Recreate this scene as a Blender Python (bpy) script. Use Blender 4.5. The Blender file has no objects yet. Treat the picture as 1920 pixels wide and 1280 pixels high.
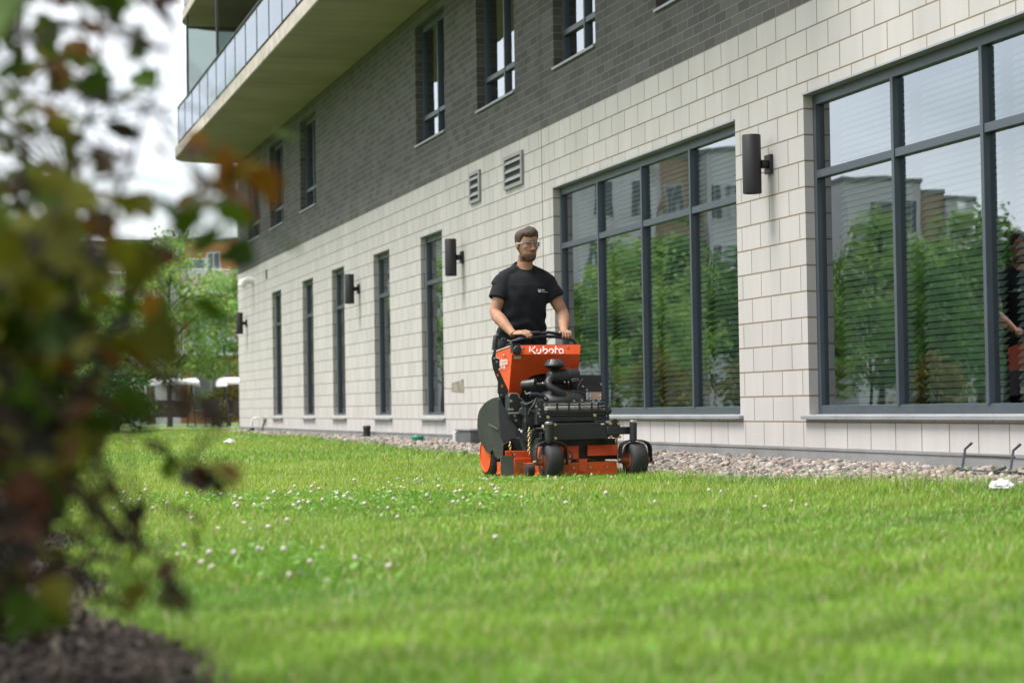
import bpy, bmesh, math, random
import numpy as np
from mathutils import Vector, Matrix
from math import radians, sin, cos, pi
random.seed(7); rng = np.random.default_rng(11)
sc = bpy.context.scene
COL = sc.collection

# ------------------------------------------------------------------ camera, sky, sun, exposure
YAW, PIT, ROL, CH = .2675, .0314, -.0156, .54     # looking direction, height above the lawn
FPX = 3900.0                                       # focal length in photograph pixels (1920 wide)
cam_d = bpy.data.cameras.new('camera'); cam = bpy.data.objects.new('camera', cam_d); COL.objects.link(cam)
fwd = Vector((sin(YAW)*cos(PIT), cos(YAW)*cos(PIT), sin(PIT)))
r0 = Vector((cos(YAW), -sin(YAW), 0)); u0 = r0.cross(fwd)
rt = r0*cos(ROL) + u0*sin(ROL); up = u0*cos(ROL) - r0*sin(ROL)
M = Matrix((rt, up, -fwd)).transposed().to_4x4(); M.translation = (0, 0, CH)
cam.matrix_world = M
cam_d.sensor_width = 36; cam_d.lens = FPX*36/1920
cam_d.clip_start = .05; cam_d.clip_end = 2000
cam_d.dof.use_dof = True; cam_d.dof.focus_distance = 15.3; cam_d.dof.aperture_fstop = 2.8
sc.camera = cam

SUN_AZ, SUN_EL = radians(-80), radians(64)         # azimuth from +Y towards +X
w = bpy.data.worlds.new('World'); sc.world = w; w.use_nodes = True
nt = w.node_tree; nt.nodes.clear()
def N(nt, t, **k):
    n = nt.nodes.new(t)
    for a, b in k.items(): setattr(n, a, b)
    return n
sky = N(nt, 'ShaderNodeTexSky', sky_type='NISHITA'); sky.sun_disc = False
sky.sun_elevation = SUN_EL; sky.sun_rotation = SUN_AZ; sky.air_density = 1.2; sky.dust_density = 2.5
tc = N(nt, 'ShaderNodeTexCoord')
mp = N(nt, 'ShaderNodeMapping'); mp.inputs['Scale'].default_value = (1, 1, 2.6)
nz = N(nt, 'ShaderNodeTexNoise'); nz.inputs['Scale'].default_value = 2.2; nz.inputs['Detail'].default_value = 6; nz.inputs['Roughness'].default_value = .55
rp = N(nt, 'ShaderNodeValToRGB'); rp.color_ramp.elements[0].position = .30; rp.color_ramp.elements[0].color = (.16, .16, .16, 1)
rp.color_ramp.elements[1].position = .58; rp.color_ramp.elements[1].color = (.97, .97, .97, 1)
mx = N(nt, 'ShaderNodeMix', data_type='RGBA'); mx.inputs[7].default_value = (8.6, 8.9, 9.4, 1)   # cloud radiance before the 0.1 strength
bg = N(nt, 'ShaderNodeBackground'); bg.inputs[1].default_value = .10
wo = N(nt, 'ShaderNodeOutputWorld')
L = nt.links.new
L(tc.outputs['Generated'], mp.inputs[0]); L(mp.outputs[0], nz.inputs[0]); L(nz.outputs[0], rp.inputs[0])
L(rp.outputs[0], mx.inputs[0]); L(sky.outputs[0], mx.inputs[6]); L(mx.outputs[2], bg.inputs[0]); L(bg.outputs[0], wo.inputs[0])
sun_d = bpy.data.lights.new('sun', 'SUN'); sun = bpy.data.objects.new('sun', sun_d); COL.objects.link(sun)
sun_d.energy = 3.0; sun_d.angle = radians(24); sun_d.color = (1, .965, .91)
sd = Vector((sin(SUN_AZ)*cos(SUN_EL), cos(SUN_AZ)*cos(SUN_EL), sin(SUN_EL)))
sun.rotation_euler = sd.to_track_quat('Z', 'Y').to_euler()
sc.view_settings.view_transform = 'Standard'; sc.view_settings.look = 'None'
sc.view_settings.exposure = 0.95; sc.view_settings.gamma = 1
sc.render.engine = 'CYCLES'
sc.cycles.max_bounces = 7; sc.cycles.diffuse_bounces = 3; sc.cycles.glossy_bounces = 3; sc.cycles.transmission_bounces = 4
sc.cycles.transparent_max_bounces = 10; sc.cycles.use_denoising = True
sc.cycles.caustics_reflective = False; sc.cycles.caustics_refractive = False

# ------------------------------------------------------------------ helpers
def tag(o, label=None, cat=None, group=None, kind=None):
    if label: o['label'] = label
    if cat: o['category'] = cat
    if group: o['group'] = group
    if kind: o['kind'] = kind
    return o
def empty(name, loc=(0, 0, 0), rz=0, parent=None):
    o = bpy.data.objects.new(name, None); COL.objects.link(o); o.location = loc; o.rotation_euler = (0, 0, rz)
    o.empty_display_size = .2
    if parent: o.parent = parent
    return o
def mesh_obj(name, me, mat=None, parent=None):
    o = bpy.data.objects.new(name, me); COL.objects.link(o)
    if mat: me.materials.append(mat)
    if parent: o.parent = parent
    return o
def copy_tree(o, parent=None):
    c = o.copy(); COL.objects.link(c)
    if parent: c.parent = parent
    for ch in list(o.children): copy_tree(ch, c)
    return c
def fast_mesh(name, V, F, attrs=None, smooth=False):
    """V (n,3) array, F (m,k) array of equal-sized faces"""
    V = np.asarray(V, np.float32); F = np.asarray(F, np.int32)
    me = bpy.data.meshes.new(name); k = F.shape[1]
    me.vertices.add(len(V)); me.vertices.foreach_set('co', V.ravel())
    me.loops.add(F.size); me.loops.foreach_set('vertex_index', F.ravel())
    me.polygons.add(len(F)); me.polygons.foreach_set('loop_start', np.arange(0, F.size, k, dtype=np.int32))
    me.polygons.foreach_set('loop_total', np.full(len(F), k, np.int32))
    if smooth: me.polygons.foreach_set('use_smooth', np.ones(len(F), bool))
    me.update(calc_edges=True)
    for an, arr in (attrs or {}).items():
        a = me.color_attributes.new(an, 'FLOAT_COLOR', 'POINT')
        arr = np.asarray(arr, np.float32)
        if arr.shape[1] == 3: arr = np.concatenate([arr, np.ones((len(arr), 1), np.float32)], 1)
        a.data.foreach_set('color', arr.ravel())
    return me
class MB:
    """collects boxes, prisms, tubes and lathes and links them as ONE mesh object"""
    def __init__(s): s.v = []; s.f = []
    def add(s, vs, fs):
        b = len(s.v); s.v += [tuple(x) for x in vs]; s.f += [tuple(i+b for i in f) for f in fs]; return s
    def box(s, x0, x1, y0, y1, z0, z1):
        vs = [(x, y, z) for x in (x0, x1) for y in (y0, y1) for z in (z0, z1)]
        return s.add(vs, [(0, 1, 3, 2), (4, 6, 7, 5), (0, 4, 5, 1), (2, 3, 7, 6), (0, 2, 6, 4), (1, 5, 7, 3)])
    def prism(s, pts, off):
        n = len(pts); off = Vector(off); a = [Vector(p) for p in pts]; b = [p+off for p in a]
        return s.add(a+b, [tuple(range(n))[::-1], tuple(range(n, 2*n))]+[(i, (i+1) % n, n+(i+1) % n, n+i) for i in range(n)])
    def bar(s, a, b, w, h, upv=(0, 0, 1)):
        a = Vector(a); b = Vector(b); d = (b-a).normalized(); x = d.cross(Vector(upv))
        if x.length < 1e-4: x = Vector((1, 0, 0))
        x.normalize(); y = x.cross(d)
        return s.prism([a+x*i*w/2+y*j*h/2 for i, j in ((-1, -1), (1, -1), (1, 1), (-1, 1))], b-a)
    def tube(s, pts, r, n=8, closed=False, caps=True):
        P = [Vector(p) for p in pts]; m = len(P); rr = list(r) if hasattr(r, '__len__') else [r]*m
        T = []
        for i in range(m):
            a = P[i-1] if (i > 0 or closed) else P[i]; b = P[(i+1) % m] if (i < m-1 or closed) else P[i]
            T.append((b-a).normalized())
        nx = T[0].orthogonal().normalized(); vs = []
        for i in range(m):
            nx = (nx-T[i]*nx.dot(T[i])); nx = nx.normalized() if nx.length > 1e-6 else T[i].orthogonal().normalized()
            ny = T[i].cross(nx)
            vs += [P[i]+(nx*cos(2*pi*k/n)+ny*sin(2*pi*k/n))*rr[i] for k in range(n)]
        fs = []
        for i in range(m if closed else m-1):
            j = (i+1) % m
            fs += [(i*n+k, i*n+(k+1) % n, j*n+(k+1) % n, j*n+k) for k in range(n)]
        if caps and not closed: fs += [tuple(range(n))[::-1], tuple((m-1)*n+k for k in range(n))]
        return s.add(vs, fs)
    def cyl(s, a, b, r, n=16, r2=None): return s.tube([a, b], [r, r if r2 is None else r2], n)
    def lathe(s, o, axis, prof, n=24):
        o = Vector(o); ax = Vector(axis).normalized(); nx = ax.orthogonal().normalized(); ny = ax.cross(nx); vs = []
        for r, h in prof: vs += [o+ax*h+(nx*cos(2*pi*k/n)+ny*sin(2*pi*k/n))*max(r, 1e-4) for k in range(n)]
        fs = []
        for i in range(len(prof)-1): fs += [(i*n+k, i*n+(k+1) % n, (i+1)*n+(k+1) % n, (i+1)*n+k) for k in range(n)]
        fs += [tuple(range(n))[::-1], tuple((len(prof)-1)*n+k for k in range(n))]
        return s.add(vs, fs)
    def ball(s, c, r, n=12, m=8):
        r = (r, r, r) if not hasattr(r, '__len__') else r; vs = []; fs = []
        for i in range(m+1):
            t = pi*i/m
            vs += [(c[0]+r[0]*sin(t)*cos(2*pi*k/n), c[1]+r[1]*sin(t)*sin(2*pi*k/n), c[2]+r[2]*cos(t)) for k in range(n)]
        for i in range(m): fs += [(i*n+k, i*n+(k+1) % n, (i+1)*n+(k+1) % n, (i+1)*n+k) for k in range(n)]
        return s.add(vs, fs)
    def loft(s, rings):
        """rings: list of equal-length point lists; capped"""
        n = len(rings[0]); vs = [p for r in rings for p in r]; fs = []
        for i in range(len(rings)-1): fs += [(i*n+k, i*n+(k+1) % n, (i+1)*n+(k+1) % n, (i+1)*n+k) for k in range(n)]
        fs += [tuple(range(n))[::-1], tuple((len(rings)-1)*n+k for k in range(n))]
        return s.add(vs, fs)
    def mesh(s, name, smooth=None, weld=True):
        me = bpy.data.meshes.new(name); me.from_pydata([tuple(p) for p in s.v], [], s.f)
        bm = bmesh.new(); bm.from_mesh(me)
        if weld: bmesh.ops.remove_doubles(bm, verts=bm.verts, dist=1e-5)
        bmesh.ops.recalc_face_normals(bm, faces=bm.faces); bm.to_mesh(me); bm.free()
        if smooth is not None:
            me.polygons.foreach_set('use_smooth', np.ones(len(me.polygons), bool))
            if smooth > 0: me.set_sharp_from_angle(angle=radians(smooth))
        return me
    def build(s, name, mat, parent=None, smooth=None, bevel=0):
        o = mesh_obj(name, s.mesh(name, smooth), mat, parent)
        if bevel:
            m = o.modifiers.new('bevel', 'BEVEL'); m.width = bevel; m.segments = 2; m.limit_method = 'ANGLE'; m.angle_limit = radians(40)
        return o

# ------------------------------------------------------------------ materials
def mat(name, col, rough=.6, metal=0, var=.12, scale=8, bump=0, bscale=60, spec=.5, trans=0, coat=0, attr=None, coord='Object'):
    m = bpy.data.materials.new(name); m.use_nodes = True; nt = m.node_tree; L = nt.links.new
    b = nt.nodes['Principled BSDF']; out = nt.nodes['Material Output']
    b.inputs['Roughness'].default_value = rough; b.inputs['Metallic'].default_value = metal
    b.inputs['Specular IOR Level'].default_value = spec; b.inputs['Coat Weight'].default_value = coat
    tc = N(nt, 'ShaderNodeTexCoord')
    nz = N(nt, 'ShaderNodeTexNoise'); nz.inputs['Scale'].default_value = scale; nz.inputs['Detail'].default_value = 5
    L(tc.outputs[coord], nz.inputs[0])
    mr = N(nt, 'ShaderNodeMapRange'); mr.inputs[1].default_value = .3; mr.inputs[2].default_value = .7
    mr.inputs[3].default_value = 1-var; mr.inputs[4].default_value = 1+var; L(nz.outputs[0], mr.inputs[0])
    mul = N(nt, 'ShaderNodeMix', data_type='RGBA', blend_type='MULTIPLY'); mul.inputs[0].default_value = 1
    if attr:
        at = N(nt, 'ShaderNodeVertexColor', layer_name=attr); L(at.outputs[0], mul.inputs[6])
    else: mul.inputs[6].default_value = (*col, 1)
    L(mr.outputs[0], mul.inputs[7]); L(mul.outputs[2], b.inputs['Base Color'])
    if rough > .15:
        mr2 = N(nt, 'ShaderNodeMapRange'); mr2.inputs[3].default_value = max(rough-.08, .03); mr2.inputs[4].default_value = min(rough+.1, 1)
        L(nz.outputs[0], mr2.inputs[0]); L(mr2.outputs[0], b.inputs['Roughness'])
    if bump:
        n2 = N(nt, 'ShaderNodeTexNoise'); n2.inputs['Scale'].default_value = bscale; n2.inputs['Detail'].default_value = 4
        L(tc.outputs[coord], n2.inputs[0])
        bp = N(nt, 'ShaderNodeBump'); bp.inputs['Strength'].default_value = bump; bp.inputs['Distance'].default_value = .01
        L(n2.outputs[0], bp.inputs['Height']); L(bp.outputs[0], b.inputs['Normal'])
    if trans:
        t = N(nt, 'ShaderNodeBsdfTranslucent'); L(mul.outputs[2], t.inputs[0])
        ms = N(nt, 'ShaderNodeMixShader'); ms.inputs[0].default_value = trans
        L(b.outputs[0], ms.inputs[1]); L(t.outputs[0], ms.inputs[2]); L(ms.outputs[0], out.inputs[0])
    return m
def brick_mat(name, c1, c2, mortar, bw, rh, ms, fine, bumpd, wear=.1, shift=0, rough=.85):
    m = bpy.data.materials.new(name); m.use_nodes = True; nt = m.node_tree; L = nt.links.new
    b = nt.nodes['Principled BSDF']; b.inputs['Roughness'].default_value = rough; b.inputs['Specular IOR Level'].default_value = .25
    uv = N(nt, 'ShaderNodeUVMap'); mp = N(nt, 'ShaderNodeMapping'); mp.inputs['Location'].default_value = (shift, 0, 0)
    L(uv.outputs[0], mp.inputs[0])
    br = N(nt, 'ShaderNodeTexBrick'); br.offset = .5
    for k, v in (('Color1', (*c1, 1)), ('Color2', (*c2, 1)), ('Mortar', (*mortar, 1)), ('Scale', 1), ('Mortar Size', ms), ('Mortar Smooth', .25), ('Bias', -.1), ('Brick Width', bw), ('Row Height', rh)):
        br.inputs[k].default_value = v
    L(mp.outputs[0], br.inputs[0])
    n1 = N(nt, 'ShaderNodeTexNoise'); n1.inputs['Scale'].default_value = fine; n1.inputs['Detail'].default_value = 3; L(uv.outputs[0], n1.inputs[0])
    n2 = N(nt, 'ShaderNodeTexNoise'); n2.inputs['Scale'].default_value = .9; n2.inputs['Detail'].default_value = 7; n2.inputs['Roughness'].default_value = .65
    mp2 = N(nt, 'ShaderNodeMapping'); mp2.inputs['Scale'].default_value = (2.4, .45, 1); L(uv.outputs[0], mp2.inputs[0]); L(mp2.outputs[0], n2.inputs[0])
    def rng_(n, a, c):
        r = N(nt, 'ShaderNodeMapRange'); r.inputs[1].default_value = .3; r.inputs[2].default_value = .7; r.inputs[3].default_value = a; r.inputs[4].default_value = c
        L(n.outputs[0], r.inputs[0]); return r
    r1 = rng_(n1, 1-wear, 1+wear); r2 = rng_(n2, .90, 1.07)
    m1 = N(nt, 'ShaderNodeMix', data_type='RGBA', blend_type='MULTIPLY'); m1.inputs[0].default_value = 1
    m2 = N(nt, 'ShaderNodeMix', data_type='RGBA', blend_type='MULTIPLY'); m2.inputs[0].default_value = 1
    L(br.outputs[0], m1.inputs[6]); L(r1.outputs[0], m1.inputs[7]); L(m1.outputs[2], m2.inputs[6]); L(r2.outputs[0], m2.inputs[7])
    L(m2.outputs[2], b.inputs['Base Color'])
    inv = N(nt, 'ShaderNodeMath', operation='MULTIPLY_ADD'); inv.inputs[1].default_value = -1; inv.inputs[2].default_value = 1
    L(br.outputs['Fac'], inv.inputs[0])
    ad = N(nt, 'ShaderNodeMath', operation='MULTIPLY_ADD'); ad.inputs[1].default_value = .12; L(n1.outputs[0], ad.inputs[0]); L(inv.outputs[0], ad.inputs[2])
    bp = N(nt, 'ShaderNodeBump'); bp.inputs['Strength'].default_value = .8; bp.inputs['Distance'].default_value = bumpd
    L(ad.outputs[0], bp.inputs['Height']); L(bp.outputs[0], b.inputs['Normal'])
    return m
def glass_mat(name, tint=(.78, .88, .84), base=.32, wav=.26, ior=1.6):
    m = bpy.data.materials.new(name); m.use_nodes = True; nt = m.node_tree; nt.nodes.clear(); L = nt.links.new
    out = N(nt, 'ShaderNodeOutputMaterial'); ms = N(nt, 'ShaderNodeMixShader')
    tr = N(nt, 'ShaderNodeBsdfTransparent'); tr.inputs[0].default_value = (*tint, 1)
    gl = N(nt, 'ShaderNodeBsdfGlossy'); gl.inputs['Roughness'].default_value = 0.0; gl.inputs[0].default_value = (.88, .945, 1, 1)
    fr = N(nt, 'ShaderNodeFresnel'); fr.inputs[0].default_value = ior
    ma = N(nt, 'ShaderNodeMath', operation='MULTIPLY_ADD'); ma.inputs[1].default_value = 1-base; ma.inputs[2].default_value = base; ma.use_clamp = True
    L(fr.outputs[0], ma.inputs[0]); L(ma.outputs[0], ms.inputs[0]); L(tr.outputs[0], ms.inputs[1]); L(gl.outputs[0], ms.inputs[2]); L(ms.outputs[0], out.inputs[0])
    if wav:
        tc = N(nt, 'ShaderNodeTexCoord'); nz = N(nt, 'ShaderNodeTexNoise'); nz.inputs['Scale'].default_value = 1.1; nz.inputs['Detail'].default_value = 1
        L(tc.outputs['Object'], nz.inputs[0])
        bp = N(nt, 'ShaderNodeBump'); bp.inputs['Strength'].default_value = wav; bp.inputs['Distance'].default_value = .012
        L(nz.outputs[0], bp.inputs['Height']); L(bp.outputs[0], gl.inputs['Normal'])
    return m

X_W = 6.385            # the facade plane
def terrain(X, Y):
    X = np.asarray(X, float); Y = np.asarray(Y, float)
    t = np.clip((X-4.6)/1.6, 0, 1); t = t*t*(3-2*t)
    f = 1-np.clip((Y-47)/10, 0, 1)
    return .085*t*f + .008*np.sin(X*1.7+Y*.6)*np.cos(Y*.9)*np.clip(1-(X-5)/1.2, 0, 1)
def gz(x, y): return float(terrain(x, y))
def gravel_edge(Y): return np.interp(Y, [4, 10, 13.7, 20, 27, 33, 46], [6.1, 5.62, 4.98, 5.2, 5.5, 5.78, 5.95])
def bed_edge(Y): return np.interp(Y, [-3, 3, 4.2, 5.7, 9.6, 14, 18], [.75, .6, .5, .42, .5, .35, .1]) + .05*np.sin(np.asarray(Y)*3.1)
#PART2

# ------------------------------------------------------------------ the ground
def lawn_ground():
    xs = np.unique(np.concatenate([np.linspace(-3, 8, 56), [-300, -150, -80, -40, -20, -12, -8, -5, 10, 14, 20, 40, 80, 150, 300]]))
    ys = np.unique(np.concatenate([np.linspace(0, 60, 121), [-200, -60, -20, -8, -3, 65, 70, 80, 100, 140, 200, 300, 500]]))
    X, Y = np.meshgrid(xs, ys); Z = terrain(X, Y)
    V = np.stack([X.ravel(), Y.ravel(), Z.ravel()], 1); nx = len(xs)
    i, j = np.meshgrid(np.arange(len(ys)-1), np.arange(nx-1), indexing='ij'); a = (i*nx+j).ravel()
    return fast_mesh('lawn', V, np.stack([a, a+1, a+nx+1, a+nx], 1), smooth=True)
m_soil = mat('lawn soil', (.10, .16, .035), .95, var=.35, scale=3, bump=.5, bscale=25)
tag(mesh_obj('lawn', lawn_ground(), m_soil), kind='structure')
def strip(name, x0f, x1f, ys, lift, m, n=8, mound=0):
    V = []; F = []
    for i, y in enumerate(ys):
        a, b = float(x0f(y)), float(x1f(y))
        for k in range(n+1):
            t = k/n; x = a+(b-a)*t
            V.append((x, y, gz(x, y)+lift+mound*(sin(pi*t)**.5 if 0 < t < 1 else 0)))
    for i in range(len(ys)-1):
        for k in range(n): F.append((i*(n+1)+k, i*(n+1)+k+1, (i+1)*(n+1)+k+1, (i+1)*(n+1)+k))
    return tag(mesh_obj(name, fast_mesh(name, np.array(V), np.array(F), smooth=True), m), kind='structure')
m_grav0 = mat('gravel base', (.16, .14, .125), .95, var=.5, scale=25, bump=1, bscale=40)
strip('gravel_strip', gravel_edge, lambda y: X_W-.005, np.linspace(6, 46.3, 90), .006, m_grav0)
m_mulch0 = mat('mulch', (.020, .014, .010), .95, var=.6, scale=18, bump=1, bscale=30)
strip('planting_bed', lambda y: -3.2, bed_edge, np.linspace(-2, 18, 80), .006, m_mulch0, n=14, mound=.05)
m_path = mat('patio', (.36, .33, .3), .9, var=.15, scale=4)
MBp = MB().box(-30, 14, 66, 73, -.1, .012); tag(MBp.build('patio', m_path), kind='structure')

# gravel stones: one mesh of many rounded pebbles
def ico(sub=1):
    bm = bmesh.new(); bmesh.ops.create_icosphere(bm, subdivisions=sub, radius=1)
    V = np.array([v.co[:] for v in bm.verts]); F = np.array([[v.index for v in f.verts] for f in bm.faces]); bm.free(); return V, F
def rand_rot(n):
    q = rng.normal(size=(n, 4)); q /= np.linalg.norm(q, axis=1)[:, None]; a, b, c, d = q.T
    return np.stack([np.stack([1-2*(c*c+d*d), 2*(b*c-a*d), 2*(b*d+a*c)], -1), np.stack([2*(b*c+a*d), 1-2*(b*b+d*d), 2*(c*d-a*b)], -1), np.stack([2*(b*d-a*c), 2*(c*d+a*b), 1-2*(b*b+c*c)], -1)], 1)
def pebbles():
    V0, F0 = ico(2); P = []; S = []
    for y0, y1, dens in ((7.5, 20, 2300), (20, 46.2, 600)):
        n = int((y1-y0)*1.2*dens); y = rng.uniform(y0, y1, n); e = gravel_edge(y); x = rng.uniform(e-.12, X_W-.02, n)
        k = (x > e+.10*np.abs(rng.normal(size=n))-.1*(rng.random(n) < .25)); x, y = x[k], y[k]
        s = np.minimum(.030, np.exp(rng.normal(np.log(.0135), .36, len(x))))*(1 if y0 < 15 else 1.35)
        S.append(s); P.append(np.stack([x, y, terrain(x, y)+s*rng.uniform(-.2, .8, len(x))], 1))
    P = np.concatenate(P); S = np.concatenate(S); n = len(P)
    sc3 = np.stack([rng.uniform(.9, 1.5, n), rng.uniform(.75, 1.1, n), rng.uniform(.5, .85, n)], 1)*S[:, None]
    ph = rng.uniform(0, 6.28, (n, 3))
    lump = 1+.13*np.sin(3*V0[None, :, 0]+ph[:, :1])+.1*np.sin(4*V0[None, :, 1]+ph[:, 1:2])+.08*np.sin(5*V0[None, :, 2]+ph[:, 2:])
    W = V0[None]*lump[..., None]*sc3[:, None]; a = rng.uniform(0, 6.28, n); t = rng.normal(0, .35, n)
    R = rand_rot(n); tilt = rng.random(n) < .3
    ca, sa = np.cos(a), np.sin(a); Rz = np.zeros((n, 3, 3)); Rz[:, 0, 0] = ca; Rz[:, 0, 1] = -sa; Rz[:, 1, 0] = sa; Rz[:, 1, 1] = ca; Rz[:, 2, 2] = 1
    R[~tilt] = Rz[~tilt]
    W = np.einsum('nij,nvj->nvi', R, W)+P[:, None]
    base = np.array([[.25, .205, .17], [.31, .265, .225], [.19, .17, .155], [.28, .21, .175], [.12, .105, .095], [.37, .335, .30]])
    c = base[rng.integers(0, 6, n)]*rng.uniform(.75, 1.1, (n, 1)); C = np.repeat(c[:, None], len(V0), 1).reshape(-1, 3)
    F = (F0[None]+np.arange(n)[:, None, None]*len(V0)).reshape(-1, 3)
    return fast_mesh('gravel', W.reshape(-1, 3), F, {'tint': C}, smooth=True)
m_peb = mat('river pebbles', (1, 1, 1), .8, var=.22, scale=70, bump=.3, bscale=120, attr='tint')
tag(mesh_obj('gravel', pebbles(), m_peb), kind='stuff', label='round beige river pebbles in a strip along the foot of the wall', cat='gravel')

# bark chips and clods on the planting bed
def chips():
    V0 = np.array([(x, y, z) for x in (-1, 1) for y in (-1, 1) for z in (-1, 1)], float); F0 = np.array([(0, 1, 3, 2), (4, 6, 7, 5), (0, 4, 5, 1), (2, 3, 7, 6), (0, 2, 6, 4), (1, 5, 7, 3)])
    n = 15000; y = 2.6+rng.random(n)**1.6*12; e = bed_edge(y); x = e-rng.random(n)**1.3*1.4+.03*rng.normal(size=n)
    t = np.clip((x+3.2)/(e+3.2), 0, 1); z = terrain(x, y)+.006+.05*np.sqrt(np.sin(pi*np.clip(t, .001, .999)))
    s = np.stack([rng.uniform(.006, .024, n), rng.uniform(.003, .009, n), rng.uniform(.002, .006, n)], 1)
    W = np.einsum('nij,nvj->nvi', rand_rot(n), V0[None]*s[:, None]*(1+.25*rng.normal(size=(n, 8, 1))))+np.stack([x, y, z+.004], 1)[:, None]
    c = np.array([.026, .018, .013])*rng.uniform(.4, 2.2, (n, 1)); k = rng.random(n) < .06; c[k] = np.array([.11, .09, .07])*rng.uniform(.7, 1.3, (k.sum(), 1))
    return fast_mesh('mulch', W.reshape(-1, 3), (F0[None]+np.arange(n)[:, None, None]*8).reshape(-1, 4), {'tint': np.repeat(c, 8, 0)})
tag(mesh_obj('mulch', chips(), mat('bark chips', (1, 1, 1), .9, var=.3, scale=60, attr='tint')), kind='stuff', label='dark bark mulch chips covering the planting bed at lower left', cat='mulch')

# grass blades baked into one mesh: dense near the camera, thinner far away
def patchnoise(x, y, f, s):
    return (np.sin(x*f+s)*np.cos(y*f*.8+s*2.3)+np.sin((x*.7+y)*f*.63+s*1.7)+np.sin((x-y*1.2)*f*.41+s*.6))/3
CLOVER = [(2.15, 11.6, .95, 1.25, 85), (1.08, 7.0, .24, .75, 16), (3.9, 13.5, .95, .5, 30)]    # patches: centre, half sizes, flowers
def blades():
    out = []
    for d0, d1, n, hgt, wid in ((2.6, 6, 170000, .050, .0030), (6, 11, 200000, .050, .0038), (11, 20, 260000, .052, .0048), (20, 36, 170000, .055, .0085), (36, 66, 150000, .06, .017)):
        d = np.sqrt(rng.uniform(d0**2, d1**2, n)); tx = rng.uniform(-.30, .30, n); lat = tx*d+rng.uniform(-.45, .9, n)
        x = d*sin(YAW)+lat*cos(YAW); y = d*cos(YAW)-lat*sin(YAW)
        ge = gravel_edge(y); over = x-ge
        k = ((over < 0) | ((over < .35) & (rng.random(n) < .18*(1-over/.35))) | (rng.random(n) < .006)) & (x < X_W-.03) | (y > 46.6)
        be = bed_edge(y); k &= (x > be+.03*rng.normal(size=n)) | (y > 18) | (rng.random(n) < .004)
        k &= ~((y > 66) & (y < 73))
        x, y, d, over = x[k], y[k], d[k], over[k]; n = len(x)
        pn = patchnoise(x, y, 1.3, 1); p2 = patchnoise(x, y, 4.1, 4); p3 = patchnoise(x, y, .55, 9)
        cl = np.zeros(n)
        for cx, cy, a, b, _ in CLOVER: cl = np.maximum(cl, np.clip(1.3-(((x-cx)/a)**2+((y-cy)/b)**2), 0, 1))
        edge = np.clip(1+over/.6, 0, 1)*(over < .4)
        h = hgt*rng.uniform(.55, 1.25, n)*(1+.25*pn+.2*p2+.15*cl+.55*edge*rng.random(n))
        h *= np.where(rng.random(n) < .02, 1.6, 1)
        wd = wid*rng.uniform(.6, 1.4, n)
        a = rng.uniform(0, 2*pi, n); ln = h*rng.uniform(.15, .8, n); b2 = a+rng.normal(0, .6, n)
        base = np.stack([x, y, terrain(x, y)-.004], 1)
        side = np.stack([np.cos(a), np.sin(a), 0*a], 1)*wd[:, None]*.5
        lean = np.stack([np.cos(b2+1.57), np.sin(b2+1.57), 0*a], 1)*ln[:, None]
        upv = np.array([0, 0, 1.])[None]*h[:, None]
        V = np.stack([base-side, base+side, base+.35*lean+.6*upv-side*.8, base+.35*lean+.6*upv+side*.8, base+lean+upv*np.sqrt(np.clip(1-(ln/h)**2*.35, .2, 1))[:, None]], 1)
        g = np.array([.212, .366, .034])[None]*rng.uniform(.6, 1.45, (n, 1))*(1+.42*patchnoise(x, y, 17, 2)+.3*patchnoise(x, y, 43, 5))[:, None]
        yel = np.array([.42, .49, .072]); drk = np.array([.10, .27, .03]); straw = np.array([.60, .54, .27])
        t = np.clip(.24+.5*p3+.35*pn+.3*patchnoise(x, y, 9, 3)+.28*rng.normal(size=n), 0, 1)[:, None]*.75; g = g*(1-t)+yel*t
        t = np.clip(.10-.55*p2-.35*p3+.55*cl+.45*edge+.15*rng.normal(size=n), 0, 1)[:, None]*.85; g = g*(1-t)+drk*t
        s = rng.random(n) < .11*(1-.8*cl); g[s] = straw*rng.uniform(.7, 1.1, (s.sum(), 1))
        out.append((V, np.repeat(g[:, None], 5, 1)))
    V = np.concatenate([o[0] for o in out]); C = np.concatenate([o[1] for o in out]); n = len(V)
    T = np.array([(0, 1, 3), (0, 3, 2), (2, 3, 4)])
    return fast_mesh('grass', V.reshape(-1, 3), (T[None]+np.arange(n)[:, None, None]*5).reshape(-1, 3), {'tint': C.reshape(-1, 3)}, smooth=True)
m_grass = mat('grass blade', (1, 1, 1), .42, var=.1, scale=2, spec=.5, trans=.42, attr='tint')
tag(mesh_obj('grass', blades(), m_grass), kind='stuff', label='bright green mown lawn grass with yellowish and straw-coloured blades', cat='grass')

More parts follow.
